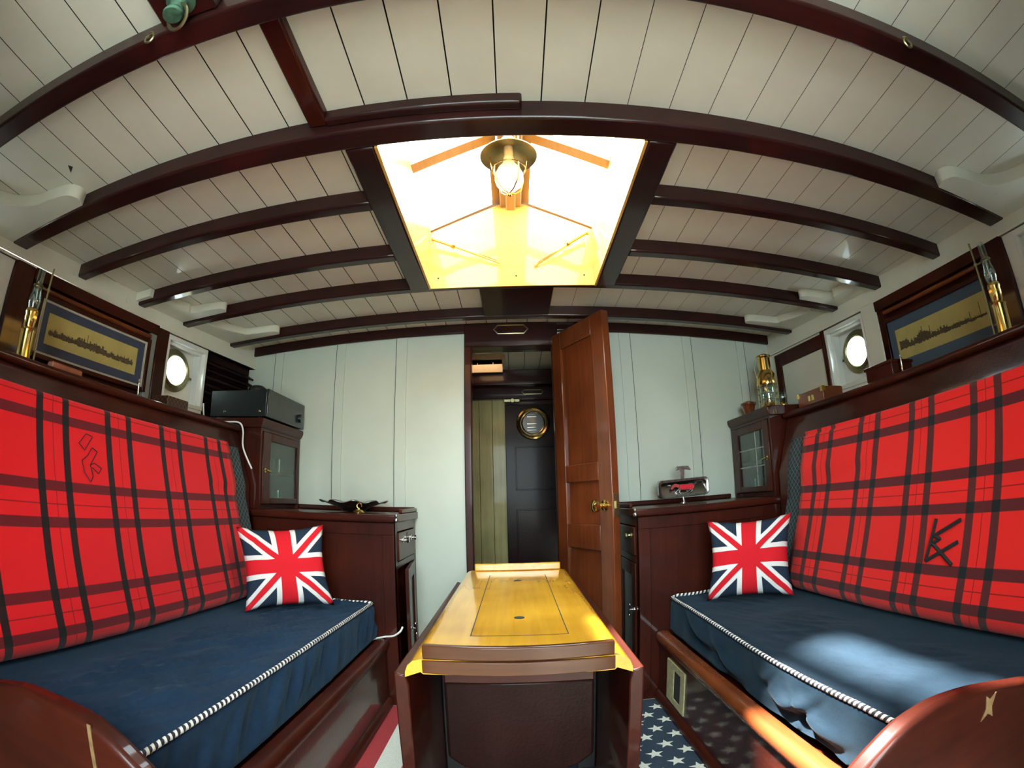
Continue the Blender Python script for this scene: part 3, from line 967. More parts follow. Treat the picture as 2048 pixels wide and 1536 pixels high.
# ------------------------------------------------------------------ berths
for g in (-1, 1):
    sd = 'left' if g < 0 else 'right'
    XF = .537 if g < 0 else .575
    bt = thing('settee_berth', ('mahogany settee berth base on the left, beside the red carpet stripe' if g < 0 else 'mahogany settee berth base on the right with metal vent plate, beside the stars'), 'settee', (g * .9, 1.2, 0))
    B().box(g * XF, g * (XF + .022), .45, 1.952, .02, .292).obj('front_panel', 'mahogany_rough' if g < 0 else 'mahogany_rough', bt)
    B().box(g * (XF + .022), g * 1.5, .45, 1.952, .262, .288).obj('platform', 'mahogany_Y', bt)
    b = B()
    P = [(XF - .014, .272), (XF - .018, .29), (XF - .012, .306), (XF + .004, .312), (XF + .03, .31), (XF + .03, .286), (XF, .286), (XF, .262), (XF - .006, .262)]
    b.prism([(g * x, z) for x, z in P], lambda x, z: (x, .47, z), lambda x, z: (x, 1.952, z)).obj('front_rail', 'rail_mahogany' if g > 0 else 'mahogany_Y', bt, rec=True, angle=50)  # sunlit orange of the right rail is put into its lighter wood
    P = [(XF, .0085), (XF - .018, .0085), (XF - .022, .022), (XF - .015, .038), (XF, .046)]
    B().prism([(g * x, z) for x, z in P], lambda x, z: (x, .47, z), lambda x, z: (x, 1.952, z)).obj('base_moulding', 'mahogany_Y', bt, rec=True, angle=50)
    # rounded end board in the foreground
    K = ([(.42, .02), (.42, .3), (.43, .40), (.455, .46), (.486, .499), (.501, .511), (.543, .538), (.593, .555), (.65, .5585), (.691, .557), (.781, .549), (.896, .517), (1.0, .48), (1.15, .41)] if g < 0 else
         [(.35, .02), (.35, .30), (.362, .38), (.383, .44), (.40, .47), (.417, .496), (.446, .523), (.487, .548), (.53, .558), (.567, .560), (.63, .552), (.696, .537), (.77, .516), (.846, .493), (1.0, .43), (1.15, .36)])
    P = [(v.x, v.y) for v in smooth([(x, z, 0) for x, z in K], 5)]
    P += [(1.15, .02)]
    eb = sub(B().prism([(g * x, z) for x, z in P], lambda x, z: (x, .462, z), lambda x, z: (x, .502, z)).obj('end_board', 'mahogany_X', bt, bev=.012, seg=4, rec=True))
    if g < 0:
        B().hexa([(-.60, .4608, .42), (-.592, .4608, .42), (-.575, .4608, .552), (-.583, .4608, .552), (-.60, .463, .42), (-.592, .463, .42), (-.575, .463, .552), (-.583, .463, .552)]).obj('repair_strip', 'repair_wood', eb)
    else:
        B().prism([(.668, .487), (.676, .505), (.670, .53), (.683, .52), (.698, .527), (.692, .505), (.70, .484), (.684, .495)], lambda x, z: (x, .4605, z), lambda x, z: (x, .463, z)).obj('repair_strip', 'repair_wood', eb)
        b = B()
        y0, y1, z0, z1 = 1.622, 1.828, .062, .232
        for (a, c, d, e) in ((y0, 1.665, z0, z1), (1.745, y1, z0, z1), (1.665, 1.745, z0, .088), (1.665, 1.745, .208, z1)): b.box(XF - .005, XF, a, c, d, e)
        vp = sub(b.obj('vent_plate', 'vent_metal', bt))
        B().box(XF - .002, XF - .0005, 1.66, 1.75, .08, .212).obj('vent_opening', 'gap_dark', vp)

    # seat cushion: loose velvet cover
    XFc = .575 if g < 0 else .62
    XB = 1.20
    Y0, Y1 = .506, 1.948
    ZB, ZT = (.3135, .462) if g < 0 else (.3135, .456)
    rows = 74

    def cush(s, t, g=g, XFc=XFc, Y0=Y0, Y1=Y1, ZB=ZB, ZT=ZT):
        """s along the berth, t from the back edge over the top, front and bottom."""
        y = Y0 + (Y1 - Y0) * s
        wid = XB - XFc; h = ZT - ZB; Rr = .022
        L1, L2, L3 = wid - Rr, Rr * PI / 2, h - Rr
        d = t * (L1 + L2 + L3 + .05)
        sag = .012 * math.exp(-((y - 1.1) / .35) ** 2) if g > 0 else -.006 * math.sin((y - .5) * 2)
        if d < L1: x, z, nx, nz, side = XB - d, ZT, 0, 1, 0
        elif d < L1 + L2:
            a = (d - L1) / Rr; x, z, nx, nz, side = XFc + Rr - Rr * math.sin(a), ZT - Rr + Rr * math.cos(a), -math.sin(a), math.cos(a), 1
        elif d < L1 + L2 + L3: x, z, nx, nz, side = XFc, ZT - Rr - (d - L1 - L2), -1, 0, 2
        else: x, z, nx, nz, side = XFc + (d - L1 - L2 - L3), ZB, 0, 0, 3
        P = Vector((x * 5, y * 5, z * 5 + g * 11))
        amp = .0
        q = noise.noise(P) * .006 + noise.noise(P * 2.3) * .003
        if side == 0:
            e = min(1, (x - XFc) / .1)
            q *= e
            w = noise.noise(Vector((x * 17 + y * 5.5, y * 2.4, 3.0 + g)))
            w2 = noise.noise(Vector((x * 26 + y * 13, y * 3 - x * 2, 8.0 + g)))
            q += ((.011 if g < 0 else .0025) * max(0, .13 - abs(w)) / .13 + (.007 if g < 0 else .0015) * max(0, .12 - abs(w2)) / .12) * e
            q *= max(0, min(1, (1.0 - x) / .08))
            z -= sag * min(1, max(0, 1 - (x - XFc) / .25))
        elif side in (1, 2):
            f = max(0, min(1, (ZT - z) / h))
            if g < 0:
                q = f * (1 - f) * 4 * (.016 * noise.noise(Vector((y * 13 - z * 18, z * 4, 1.7))) + .012 * noise.noise(Vector((y * 31 - z * 30, z * 6, 4.7))))
                x_out = .012 * f
                x -= x_out - .006
            else:
                # heavy sagging folds in the front face
                for (yc, zc, wy, dep, tilt) in ((1.60, .375, .16, .020, .15), (1.36, .345, .13, .018, .25), (.98, .352, .10, .022, -.2), (.86, .345, .12, .02, .2), (1.12, .385, .05, .007, -.2)):
                    dy = (y - yc) / wy
                    zz = (z - zc - tilt * (y - yc) - .03 * (dy * dy - .5)) / .014
                    q -= dep * math.exp(-dy * dy * 1.6) * math.exp(-zz * zz)
                    q += dep * .8 * math.exp(-dy * dy * 1.6) * math.exp(-((zz - 2.2) / 1.5) ** 2)
                x -= .010 * f
            z -= sag * (1 - f)
        return (g * (x + nx * q), y, z + nz * q)

    b = B()
    nt_ = 84
    V = b.grid(lambda s, t: cush(s, t), 170, nt_)
    # close the two ends and the bottom
    for row in (V[0], V[-1]):
        yy = row[0].co.y
        a1 = b.bm.verts.new((g * XB, yy, ZB)); b.face(row + [a1])
    b.face([V[0][-1], V[-1][-1], b.bm.verts.new((g * XB, Y1, ZB)), b.bm.verts.new((g * XB, Y0, ZB))])
    cu = thing('seat_cushion', ('long navy velvet seat cushion with rope piping on the left berth' if g < 0 else 'long navy velvet seat cushion with rope piping on the right berth, sunlit'), 'cushion', (g * .9, 1.2, ZB))
    b.obj('cover', 'blue_velvet' if g < 0 else 'navy_velvet', cu, angle=80, rec=True)
    pts = []
    for k in range(181):
        s = k / 180
        p = Vector(cush(s * .9995, (XB - XFc - .022 + .018) / (XB - XFc - .022 + .022 * PI / 2 + ZT - ZB - .022 + .05)))
        pts.append(p + Vector((-g * .003, 0, .004)))
    e = pts[-1]
    for k in range(1, 60):
        s = k / 59
        xx = XFc + .02 + (XB - .2 - XFc) * s
        pts.append(Vector((g * xx, Y1 - .006, ZT + .004 - .004 * math.sin(s * 9) * .5)))
    b = B().tube(pts, .0062, 10, rf=lambda a, L: 1 + .16 * math.cos(2 * a - 2 * PI * L / .017 * 1.0), uv=True)
    b.obj('piping', 'rope_piping', cu, angle=80)

    # quilted backrest and the tartan blanket over it
    YE = 1.715 if g > 0 else 1.765
    ZTb = 1.085 if g < 0 else 1.062
    ZS = ZT + .019

    def back(v, off, y, g=g, ZTb=ZTb):
        """front surface of the backrest; v = 0 at the seat, 1 at the top"""
        z = ZS + (ZTb - ZS) * v
        x = 1.052 + (.248 if g > 0 else .212) * (z - .5) + .010 * (1.2 - y) - .006 * math.sin(PI * v)
        return x - off, z

    RB = .045
    bx_ = lambda y, z: LXF(y) - .022 - min(.07, .298 * (1.165 - z))

    def slab(off, thick, tuck, y0, y1, shell, mat, name, parent, nu=40):
        b = B()
        prof = []
        nv = 40
        for k in range(nv + 1): prof.append((k / nv, off))
        sec = []

        def section(y):
            P = []
            v0 = RB / (ZTb - ZS)
            x, z = back(v0, 0, y)
            for i in range(7):          # rounded, tucked bottom edge
                a = (-1.0 if shell else -PI / 2) * (1 - i / 6)
                P.append((x + RB - (RB + off) * math.cos(a), z + (RB + off) * math.sin(a)))
            for k in range(1, nv + 1):
                v = v0 + (.965 - v0) * k / nv
                x, z = back(v, off, y); P.append((min(x, bx_(y, z) - (.026 if shell else .004)), z + (.016 * v ** 6 if shell else 0)))
            x, z = back(.965, off, y); z += (.0135 if shell else 0)
            for i in range(1, 7):
                a = PI / 2 * i / 6
                P.append((min(x + thick * .5 * (1 - math.cos(a)), bx_(y, z) - (.020 if shell else 0)), z + .02 * math.sin(a)))
            P.append((min(x + thick, bx_(y, z)), z + .0205))
            return P
        ys = [y0 + (y1 - y0) * i / nu for i in range(nu + 1)]
        S = [section(y) for y in ys]
        arc = [0]
        for a, c in zip(S[0], S[0][1:]): arc.append(arc[-1] + math.hypot(c[0] - a[0], c[1] - a[1]))
        # v coordinate: height above the floor on the visible front
        ztop = S[0][6 + nv][1]
        uvv = [S[0][k][1] if 6 <= k <= 6 + nv else (S[0][6][1] - (arc[6] - q) if k < 6 else ztop + q - arc[6 + nv]) for k, q in enumerate(arc)]
        b.uv = b.bm.loops.layers.uv.new('UVMap')
        def edge(y): # rounded far edge
            return 0
        V = []
        for y, P in zip(ys, S):
            V.append([b.bm.verts.new((g * (x + .004 * noise.noise(Vector((y * 4, z * 5, g * 3.3)))), y + .006 * noise.noise(Vector((z * 6, 2.2, g))) * (1 if y > y1 - .01 else 0), z)) for x, z in P])
        for i in range(nu):
            for j in range(len(S[0]) - 1):
                f = b.face([V[i][j], V[i + 1][j], V[i + 1][j + 1], V[i][j + 1]])
                for l, (a, c) in zip(f.loops, ((i, j), (i + 1, j), (i + 1, j + 1), (i, j + 1))):
                    l[b.uv].uv = (ys[a], uvv[c])
        if shell:
            o = b.obj(name, mat, parent, angle=80, rec=False)
            m_ = o.modifiers.new('solid', 'SOLIDIFY'); m_.thickness = .011; m_.offset = -1 if sum(p.normal.x for p in o.data.polygons) * g < 0 else 1
            return o
        # far edge turned back
        back_v = []
        for (x, z) in S[-1]: back_v.append(b.bm.verts.new((g * bx_(ys[-1], z), ys[-1] + .006, z)))
        for j in range(len(S[0]) - 1):
            f = b.face([V[-1][j], back_v[j], back_v[j + 1], V[-1][j + 1]])
            for l, (a, c) in zip(f.loops, ((0, j), (1, j), (1, j + 1), (0, j + 1))):
                l[b.uv].uv = (ys[-1] + a * thick, uvv[c])
        back_n = []
        for (x, z) in S[0]: back_n.append(b.bm.verts.new((g * bx_(ys[0], z), ys[0], z)))
        for j in range(len(S[0]) - 1): b.face([back_n[j], V[0][j], V[0][j + 1], back_n[j + 1]])
        pass
        for j in range(len(S[0]) - 1): b.face([back_n[j + 1], back_v[j + 1], back_v[j], back_n[j]])
        return b.obj(name, mat, parent, angle=60, rec=True)

    q = slab(0, .022, .02, .53, (1.87 if g < 0 else 1.84), 0, 'quilted_cloth', 'backrest_cushion', None)
    tag(q, ('dark quilted backrest cushion showing behind the left tartan blanket' if g < 0 else 'dark quilted backrest cushion showing behind the right tartan blanket'), 'cushion')
    bl = thing('tartan_blanket', ('red tartan blanket with outlined symbol over the left backrest' if g < 0 else 'red tartan blanket with bold black mark over the right backrest'), 'blanket', (g * 1.05, 1.1, ZS))
    slab(.016, .022, .006, .525, YE, 1, 'tartan_port' if g < 0 else 'tartan_starboard', 'cloth', bl)
    if g > 0:
        strokes = [[(0.972, 0.741), (0.996, 0.632)], [(0.881, 0.737), (0.974, 0.697), (0.951, 0.69), (0.977, 0.677), (0.895, 0.627)], [(0.884, 0.683), (0.996, 0.632)]]
        rad = .0055
    else:
        strokes = [[(.971, 1.017), (.996, 1.012), (.962, .972), (.941, .988), (.971, 1.017)], [(.971, .958), (.992, .982), (1.012, .973), (.981, .936)],
                   [(.971, .958), (.949, .944), (.954, .913), (.976, .89), (.987, .906), (.98, .935)], [(.98, .935), (.997, .941), (1.024, .929), (1.01, .914), (.987, .928)]]
        rad = .0012
    b = B()
    for st in strokes:
        pts = []
        for (ya, za), (yb, zb) in zip(st, st[1:]):
            for k in range(8):
                y, z = ya + (yb - ya) * k / 8, za + (zb - za) * k / 8
                v = (z - ZS - .004) / (ZTb - ZS); x, _ = back(v, .0185, y); pts.append((g * (x + .004 * noise.noise(Vector((y * 4, z * 5, g * 3.3)))), y, z))
        y, z = st[-1]
        v = (z - ZS - .004) / (ZTb - ZS); x, _ = back(v, .0185, y); pts.append((g * (x + .004 * noise.noise(Vector((y * 4, z * 5, g * 3.3)))), y, z))
        b.tube(pts, rad, 6)
    b.obj('embroidery', 'ink', bl)

    # side shelf above the backrest
    sh = thing('side_shelf', 'glossy mahogany side shelf and back board above the %s backrest' % sd, 'shelf', (g * 1.4, 1.0, 1.19))
    P = [(0, 1.165), (.07, .93), (.07, .5), (.05, .5), (.05, .93), (-.022, 1.165)]
    B().prism(P, lambda d, z: (g * (LXF(0) - d), 0, z), lambda d, z: (g * (LXF(1.94) - d), 1.94, z)).obj('back_board', 'mahogany_rough', sh, rec=True)
    b = B()
    def q8(y0, y1):
        c = []
        for z in (1.163, 1.19):
            c += [(g * (LXF(y0) - .012), y0, z), (g * (SXF(y0) + .065), y0, z), (g * (SXF(y1) + .065), y1, z), (g * (LXF(y1) - .012), y1, z)]
        return c
    b.hexa(q8(.0, 1.942)); b.obj('shelf_board', 'mahogany_Y', sh, bev=.004, rec=True)
    b = B().tube([(g * (LXF(0) - .012), 0, 1.1755), (g * (LXF(1.942) - .012), 1.942, 1.1755)], .0135, 12); b.obj('nosing', 'mahogany_Y', sh)

# ------------------------------------------------------------------ flag pillows
def pillow(name, label, loc, w, h, lean, yaw, roll, thick=.055, sd=0):
    o = thing(name, label, 'pillow', loc, 'union flag pillows', world=False)
    b = B(); n = 30
    b.uv = b.bm.loops.layers.uv.new('UVMap')
    def pt(u, v, s):
        e = (max(0, 1 - abs(u) ** 2.4) * max(0, 1 - abs(v) ** 2.4)) ** .55
        x = u * w / 2 * (1 - .13 * (1 - v * v)); z = h / 2 + v * h / 2 * (1 - .12 * (1 - u * u))
        cr = abs(u * v) ** 6
        k = noise.noise(Vector((u * 2.2 + sd, v * 2.2, s * 1.5))) * .007 * e + noise.noise(Vector(((u - v) * 5 + sd, (u + v) * 1.5, 3.3))) * .006 * min(1, (abs(u * v)) * 2.2)
        return (x, -s * (thick * e) - k + cr * .012 * math.sin(sd * 3 + u * 4), z + k * .3)
    for s in (1, -1):
        V = [[b.bm.verts.new(pt(2 * i / n - 1, 2 * j / n - 1, s)) for j in range(n + 1)] for i in range(n + 1)]
        for i in range(n):
            for j in range(n):
                idx = ((i, j), (i + 1, j), (i + 1, j + 1), (i, j + 1))
                if s < 0: idx = idx[::-1]
                f = b.face([V[a][c] for a, c in idx])
                for l, (a, c) in zip(f.loops, idx): l[b.uv].uv = (a / n, c / n)
    bmesh.ops.remove_doubles(b.bm, verts=b.bm.verts, dist=.0008)
    c = b.obj('pillow_cover', 'union_flag', o, angle=180)
    o.rotation_euler = (lean, roll, yaw)
    return o


pillow('flag_pillow', 'union flag pillow on the left berth, leaning on the tartan blanket', (-.818, 1.675, .474), .345, .315, R(-15), R(36), R(-3), sd=1.3)
pillow('flag_pillow', 'union flag pillow on the right berth, beside the quilted cushion', (.842, 1.67, .468), .33, .31, R(-15), R(-30), R(-1), sd=4.1)

# ------------------------------------------------------------------ counters with drawer and door
for g in (-1, 1):
    sd = 'left' if g < 0 else 'right'
    XA = .485 if g < 0 else .49
    ct = thing('counter_cabinet', 'mahogany counter with drawer and door at the end of the %s berth' % sd, 'cabinet', (g * .9, 2.18, 0))
    b = B()
    b.box(g * XA, g * 1.45, 1.962, 1.982, 0, .795)
    b.box(g * (XA + .012), g * 1.45, 1.982, 2.389, 0, .06)
    b.box(g * XA, g * (XA + .02), 1.962, 2.01, 0, .795).box(g * XA, g * (XA + .02), 2.345, 2.389, 0, .795)
    b.box(g * XA, g * (XA + .02), 2.01, 2.345, .755, .795).box(g * XA, g * (XA + .02), 2.01, 2.345, .60, .628).box(g * XA, g * (XA + .02), 2.01, 2.345, 0, .085)
    b.box(g * (XA + .02), g * (XA + .03), 2.0, 2.36, .06, .78)
    b.obj('body', 'mahogany_Z', ct, bev=.002)
    b = B()
    b.box(g * (XA + .001), g * (XA + .05), 1.957, 1.9625, .05, .745).box(g * 1.0, g * 1.06, 1.957, 1.9625, .05, .745).box(g * (XA + .001), g * 1.06, 1.957, 1.9625, .745, .793)
    b.obj('front_frame', 'mahogany_Z', ct, bev=.002)
    b = B()
    P = [(1.948, .797), (1.944, .81), (1.948, .826), (1.96, .829), (2.389, .829), (2.389, .797)]
    b.prism(P, lambda y, z: (g * (XA - .014), y, z), lambda y, z: (g * 1.45, y, z))
    b.obj('worktop', 'mahogany_X', ct, bev=.004, rec=True)
    b = B().box(g * XA, g * 1.10, 2.372, 2.389, .829, .852).box(g * (XA - .01), g * (XA + .006), 2.06, 2.389, .829, .848)
    b.obj('upstand', 'mahogany_X', ct, bev=.005)
    dw = sub(B().box(g * (XA - .006), g * (XA + .01), 2.014, 2.341, .632, .751).obj('drawer', 'mahogany_Y', ct, bev=.003))
    for yy in ((2.09, 2.25) if g < 0 else (2.06,)):
        B().lathe([(0, 0), (.012, 0), (.012, .003), (.006, .005), (.005, .014), (.011, .02), (.011, .027), (0, .031)], (g * (XA - .006), yy, .715), (-g, 0, 0), 16).obj('knob', 'chrome' if g < 0 else 'dull_brass', dw)
    if g < 0: B().box(g * (XA - .0075), g * (XA - .006), 2.168, 2.174, .728, .745).obj('keyhole', 'gap_dark', dw)
    an = R(7) if g < 0 else 0
    hy = 2.341
    def rot(x, y, z):
        dx, dy = x, y - hy
        return (g * (XA - .004) + -g * (-dx) * 0 + (g * dx * math.cos(an)) + (-g) * (-dy) * math.sin(an), hy + dy * math.cos(an) + 0 * dx, z)
    def rb(b, d0, d1, y0, y1, z0, z1):
        return b.hexa([rot(d0, y0, z0), rot(d1, y0, z0), rot(d1, y1, z0), rot(d0, y1, z0), rot(d0, y0, z1), rot(d1, y0, z1), rot(d1, y1, z1), rot(d0, y1, z1)])
    b = B()
    for (y0, y1, z0, z1) in ((2.014, 2.075, .09, .597), (2.28, 2.341, .09, .597), (2.075, 2.28, .09, .15), (2.075, 2.28, .54, .597)): rb(b, 0, .016, y0, y1, z0, z1)
    d = sub(b.obj('door', 'mahogany_Z', ct, bev=.002, rec=True))
    b = B(); rb(b, .008, .012, 2.07, 2.285, .145, .545); b.obj('door_panel', 'black_gloss', d, rec=True)
    yl = 2.05 if g < 0 else 2.04
    p = Vector(rot(0, yl, .335 if g < 0 else .395))
    b = B().lathe([(0, 0), (.013, 0), (.013, .003), (.005, .005), (.005, .02), (0, .02)], p, (-g, 0, 0), 14)
    b.tube([p + Vector((-g * .018, 0, .022)), p + Vector((-g * .02, 0, -.022))], .004, 8).ball(p + Vector((-g * .02, 0, -.022)), .006, 10).ball(p + Vector((-g * .018, 0, .022)), .006, 10)
    b.obj('turn_latch', 'chrome', d)
    b = B().ball((g * (XA - .012), 1.948, .806), .011, 12).ball((g * (XA - .012), 1.95, .824), .007, 10)
    b.obj('corner_catch', 'pewter', ct)

    # glazed locker standing on the counter
    gc = thing('display_cabinet', ('small mahogany cabinet with glass door under the black receiver' if g < 0 else 'small mahogany cabinet with leaded glass door under the ship lantern'), 'cabinet', (g * 1.28, 2.17, .83))
    XC, zc0, zc1 = (1.105, .83, 1.19) if g < 0 else (1.13, .83, 1.19)
    XW = 1.40
    b = B().box(g * XC, g * XW, 1.962, 1.978, zc0, zc1).box(g * XC, g * XW, 2.372, 2.388, zc0, zc1).box(g * (XW - .012), g * XW, 1.978, 2.372, zc0, zc1).box(g * (XC + .012), g * XW, 1.978, 2.372, zc0, zc0 + .016).box(g * XC, g * XW, 1.978, 2.372, zc1 - .016, zc1)
    b.obj('carcass', 'mahogany_Z', gc)
    P = [(XC, zc1 - .005), (XC - .010, zc1 + .004), (XC - .017, zc1 + .02), (XC - .017, zc1 + .037), (XW, zc1 + .037), (XW, zc1 - .005)]
    B().prism([(g * x, z) for x, z in P], lambda x, z: (x, 1.948, z), lambda x, z: (x, 2.389, z)).obj('cornice', 'mahogany_Y', gc, rec=True, bev=.002)
    b = B().box(g * (XC + .01), g * (XW - .012), 1.979, 2.371, .99, 1.0); b.obj('shelf', 'mahogany_Y', gc)
    ya, yb, za, zb = (2.055, 2.352, .878, 1.135) if g < 0 else (2.035, 2.305, .878, 1.135)
    b = B()
    for (y0, y1, z0, z1) in ((1.984, ya, .85, 1.172), (yb, 2.368, .85, 1.172), (ya, yb, .85, za), (ya, yb, zb, 1.172)): b.box(g * (XC - .006), g * (XC + .012), y0, y1, z0, z1)
    d = sub(b.obj('door', 'mahogany_Z', gc, bev=.003))
    B().box(g * (XC + .002), g * (XC + .005), ya - .005, yb + .005, za - .005, zb + .005).obj('glass_pane', 'cabinet_glass', d)
    if g > 0:
        b = B()
        ym = (ya + yb) / 2 - .045
        b.box(g * XC, g * (XC + .002), ym - .0025, ym + .0025, za, zb)
        for z in (.972, 1.055): b.box(g * XC, g * (XC + .002), ya, yb, z - .0025, z + .0025)
        b.obj('lead_bar', 'pewter', d)
    b = B()
    yk = 2.0
    b.lathe([(0, 0), (.01, 0), (.01, .004), (.004, .006), (.004, .018), (0, .018)], (g * (XC - .006), yk, 1.0), (-g, 0, 0), 12).tube([(g * (XC - .022), yk - .012, 1.0), (g * (XC - .022), yk + .03, .996)], .0038, 8)
    b.obj('turn_latch', 'brass', d)
    # glasses inside
    base = None
    for i, (dx, yy, zz) in enumerate(((.05, 2.12, 1.0), (.06, 2.2, 1.0), (.05, 2.28, 1.0), (.05, 2.10, .846), (.07, 2.18, .846), (.05, 2.27, .846))):
        if base is None:
            base = thing('drinking_glass', 'clear drinking glass inside one of the two small glazed cabinets', 'glass', (g * (XC + .012 + dx), yy, zz), 'drinking glasses in the glazed cabinets', world=False)
            B().lathe([(.0, .0005), (.02, .0005), (.026, .07), (.0245, .07), (.019, .006), (0, .006)], seg=18).obj('glass_body', 'lamp_glass', base)
        else:
            dup(base, (g * (XC + .012 + dx), yy, zz))

# ------------------------------------------------------------------ things on the left cabinet
rc = thing('receiver', 'large black stereo receiver on top of the left glazed cabinet', 'receiver', (-1.26, 2.18, 1.227))
B().box(-1.415, -1.10, 1.985, 2.388, 1.239, 1.362).obj('case', 'receiver_shell', rc, bev=.003)
B().box(-1.10, -1.086, 1.978, 2.389, 1.236, 1.364).obj('front_panel', 'black_gloss', rc, bev=.004)
b = B().lathe([(0, 0), (.022, 0), (.021, .014), (0, .015)], (-1.086, 2.33, 1.285), (1, 0, 0), 20); b.obj('volume_knob', 'black_gloss', rc)
for xx in (-1.33, -1.135): B().lathe([(0, 0), (.007, 0), (.005, .0025), (0, .003)], (xx, 1.985, 1.262), (0, -1, 0), 12).obj('screw', 'chrome', rc)
for (xx, yy) in ((-1.15, 2.02), (-1.38, 2.02), (-1.15, 2.34), (-1.38, 2.34)):
    B().lathe([(0, 1.227), (.014, 1.227), (.016, 1.24), (0, 1.24)], (xx, yy, 0), seg=14).obj('foot', 'black', rc)
b = B().lathe([(0, 0), (.055, 0), (.058, .02), (.052, .062), (.03, .078), (0, .08)], (-1.305, 2.25, 1.363), seg=24)
tag(b.obj('speaker', 'black'), 'small round black gadget on top of the stereo receiver', 'speaker')


b = B().tube(smooth([(-1.42, 1.93, 1.29), (-1.40, 1.92, 1.215), (-1.36, 1.91, 1.2), (-1.26, 1.915, 1.203), (-1.20, 1.922, 1.200), (-1.178, 1.922, 1.165), (-1.172, 1.922, 1.09), (-1.125, 1.926, 1.0)]), .0038, 8)
tag(b.obj('power_cable', 'white_plastic'), 'white cable running from the receiver down behind the left backrest', 'cable')
b = B().tube(smooth([(-.60, 1.956, .300), (-.541, 1.951, .318), (-.50, 1.948, .326), (-.472, 1.95, .345), (-.464, 1.965, .362)]), .004, 8)
tag(b.obj('power_cable', 'white_plastic'), 'short white cable crossing below the cushion to the left counter door', 'cable')

# scalloped pewter bowl and brass bell on the left counter
b = B(); n = 64


def bowl(i, j):
    a = 2 * PI * i
    r = [.05, .075, .10, .125, .150][0] + .105 * j
    w = (1 + .06 * math.cos(10 * a) * max(0, j - .6) / .4)
    return (-.735 + r * w * math.cos(a), 2.195 + r * w * math.sin(a), .8305 + .004 + .044 * (j ** .6) + .006 * math.cos(10 * a) * max(0, j - .75) / .25)


V = b.grid(bowl, n, 10, closed_u=True)
b.face([V[i][0] for i in range(n)])
o = b.obj('scalloped_bowl', 'pewter', angle=60, rec=True)
m = o.modifiers.new('solid', 'SOLIDIFY'); m.thickness = .003; m.offset = 1
tag(o, 'wide scalloped pewter bowl on the left counter', 'bowl')
b = B().lathe([(0, 0), (.026, 0), (.027, .004), (.02, .012), (.008, .016), (.005, .022), (0, .024)], (-.658, 2.03, .8295), seg=24)
b.tube(smooth([(-.66, 2.03, .85), (-.665, 2.03, .862), (-.655, 2.03, .872), (-.645, 2.03, .866), (-.645, 2.03, .856)]), .003, 8)
tag(b.obj('brass_bell', 'brass'), 'small brass hand bell in front of the pewter bowl', 'bell')

# rear view mirror ornament with the running horse on the right counter
mr = thing('car_mirror', 'chrome car mirror ornament with running horse on the right counter', 'mirror', (.775, 2.2, .8295))
MY = 2.20


def rr(w, h, r, n=6):
    P = []
    for (cx, cz, a0) in ((w - r, h - r, 0), (-w + r, h - r, PI / 2), (-w + r, -h + r, PI), (w - r, -h + r, 1.5 * PI)):
        for k in range(n + 1): P.append((cx + r * math.cos(a0 + PI / 2 * k / n), cz + r * math.sin(a0 + PI / 2 * k / n)))
    return P


tl = R(1.5)
MC = (.78, .902)


def mp(u, v, d=0): return (MC[0] + u * math.cos(tl) - v * math.sin(tl), MY + d, MC[1] + u * math.sin(tl) + v * math.cos(tl))


out = rr(.125, .042, .02)
inn = rr(.113, .031, .013)
b = B()
n = len(out)
ring = []
for d, P in ((.03, out), (.0, out), (-.004, [(u * .97, v * .95) for u, v in out]), (-.002, inn), (.008, inn)):
    ring.append([b.bm.verts.new(mp(u, v, d)) for u, v in P])
for A, C_2 in zip(ring, ring[1:]):
    for k in range(n): b.face([A[k], A[(k + 1) % n], C_2[(k + 1) % n], C_2[k]])
b.face(ring[0])
b.obj('frame', 'pewter', mr, rec=True)
B().prism(inn, lambda u, v: mp(u, v, .012 + .45 * v), lambda u, v: mp(u, v, .015 + .45 * v)).obj('mirror_glass', 'chrome', mr, rec=True)
b = B()
P = [(-.03, .10), (.032, .10), (.045, .078), (.012, .085), (.008, .04), (-.008, .04), (-.012, .085), (-.028, .08)]
b.prism(P, lambda u, v: mp(u, v, .012), lambda u, v: mp(u, v, .02)).obj('bracket', 'pewter', mr, bev=.002, rec=True)
b = B().tube([(.775, MY + .012, .867), (.778, MY + .006, .835)], .006, 8).lathe([(0, 0), (.018, 0), (.016, .005), (0, .006)], (.778, MY + .006, .8297), seg=16)
b.obj('stand', 'pewter', mr)
# galloping horse, head to the left, red saddle cloth
HS = .1
hp = lambda pts: [((u + .04) * HS, v * HS) for u, v in pts]
body = [(-.36, .02), (-.30, .12), (-.18, .16), (.06, .13), (.22, .16), (.36, .14), (.44, .06), (.40, -.06), (.30, -.12), (.12, -.10), (-.08, -.10), (-.24, -.08), (-.34, -.06)]
neck = [(-.34, .0), (-.28, .14), (-.50, .22), (-.64, .16), (-.74, .0), (-.68, -.05), (-.58, .04), (-.46, .06)]
b = B()
for pl in (neck, body): b.prism(hp(pl), lambda u, v: mp(u, v, -.008), lambda u, v: mp(u, v, .002))
for leg in ([(-.26, -.04), (-.42, -.12), (-.50, -.20), (-.44, -.24)], [(-.22, -.06), (-.30, -.20), (-.22, -.26)], [(.34, -.04), (.20, -.16), (.02, -.26)], [(.38, -.02), (.30, -.20), (.16, -.28)], [(.42, .08), (.60, .22), (.84, .24)], [(-.32, .06), (-.1, .02), (.2, .02), (.43, .07)], [(.36, .02), (.42, .08)], [(-.3, .04), (-.24, -.06)]):
    pts = [mp((u + .04) * HS, v * HS, -.003) for u, v in leg]
    b.tube(pts, [.0042 - .0022 * i / (len(pts) - 1) for i in range(len(pts))], 8)
b.obj('horse', 'chrome', mr, rec=True)
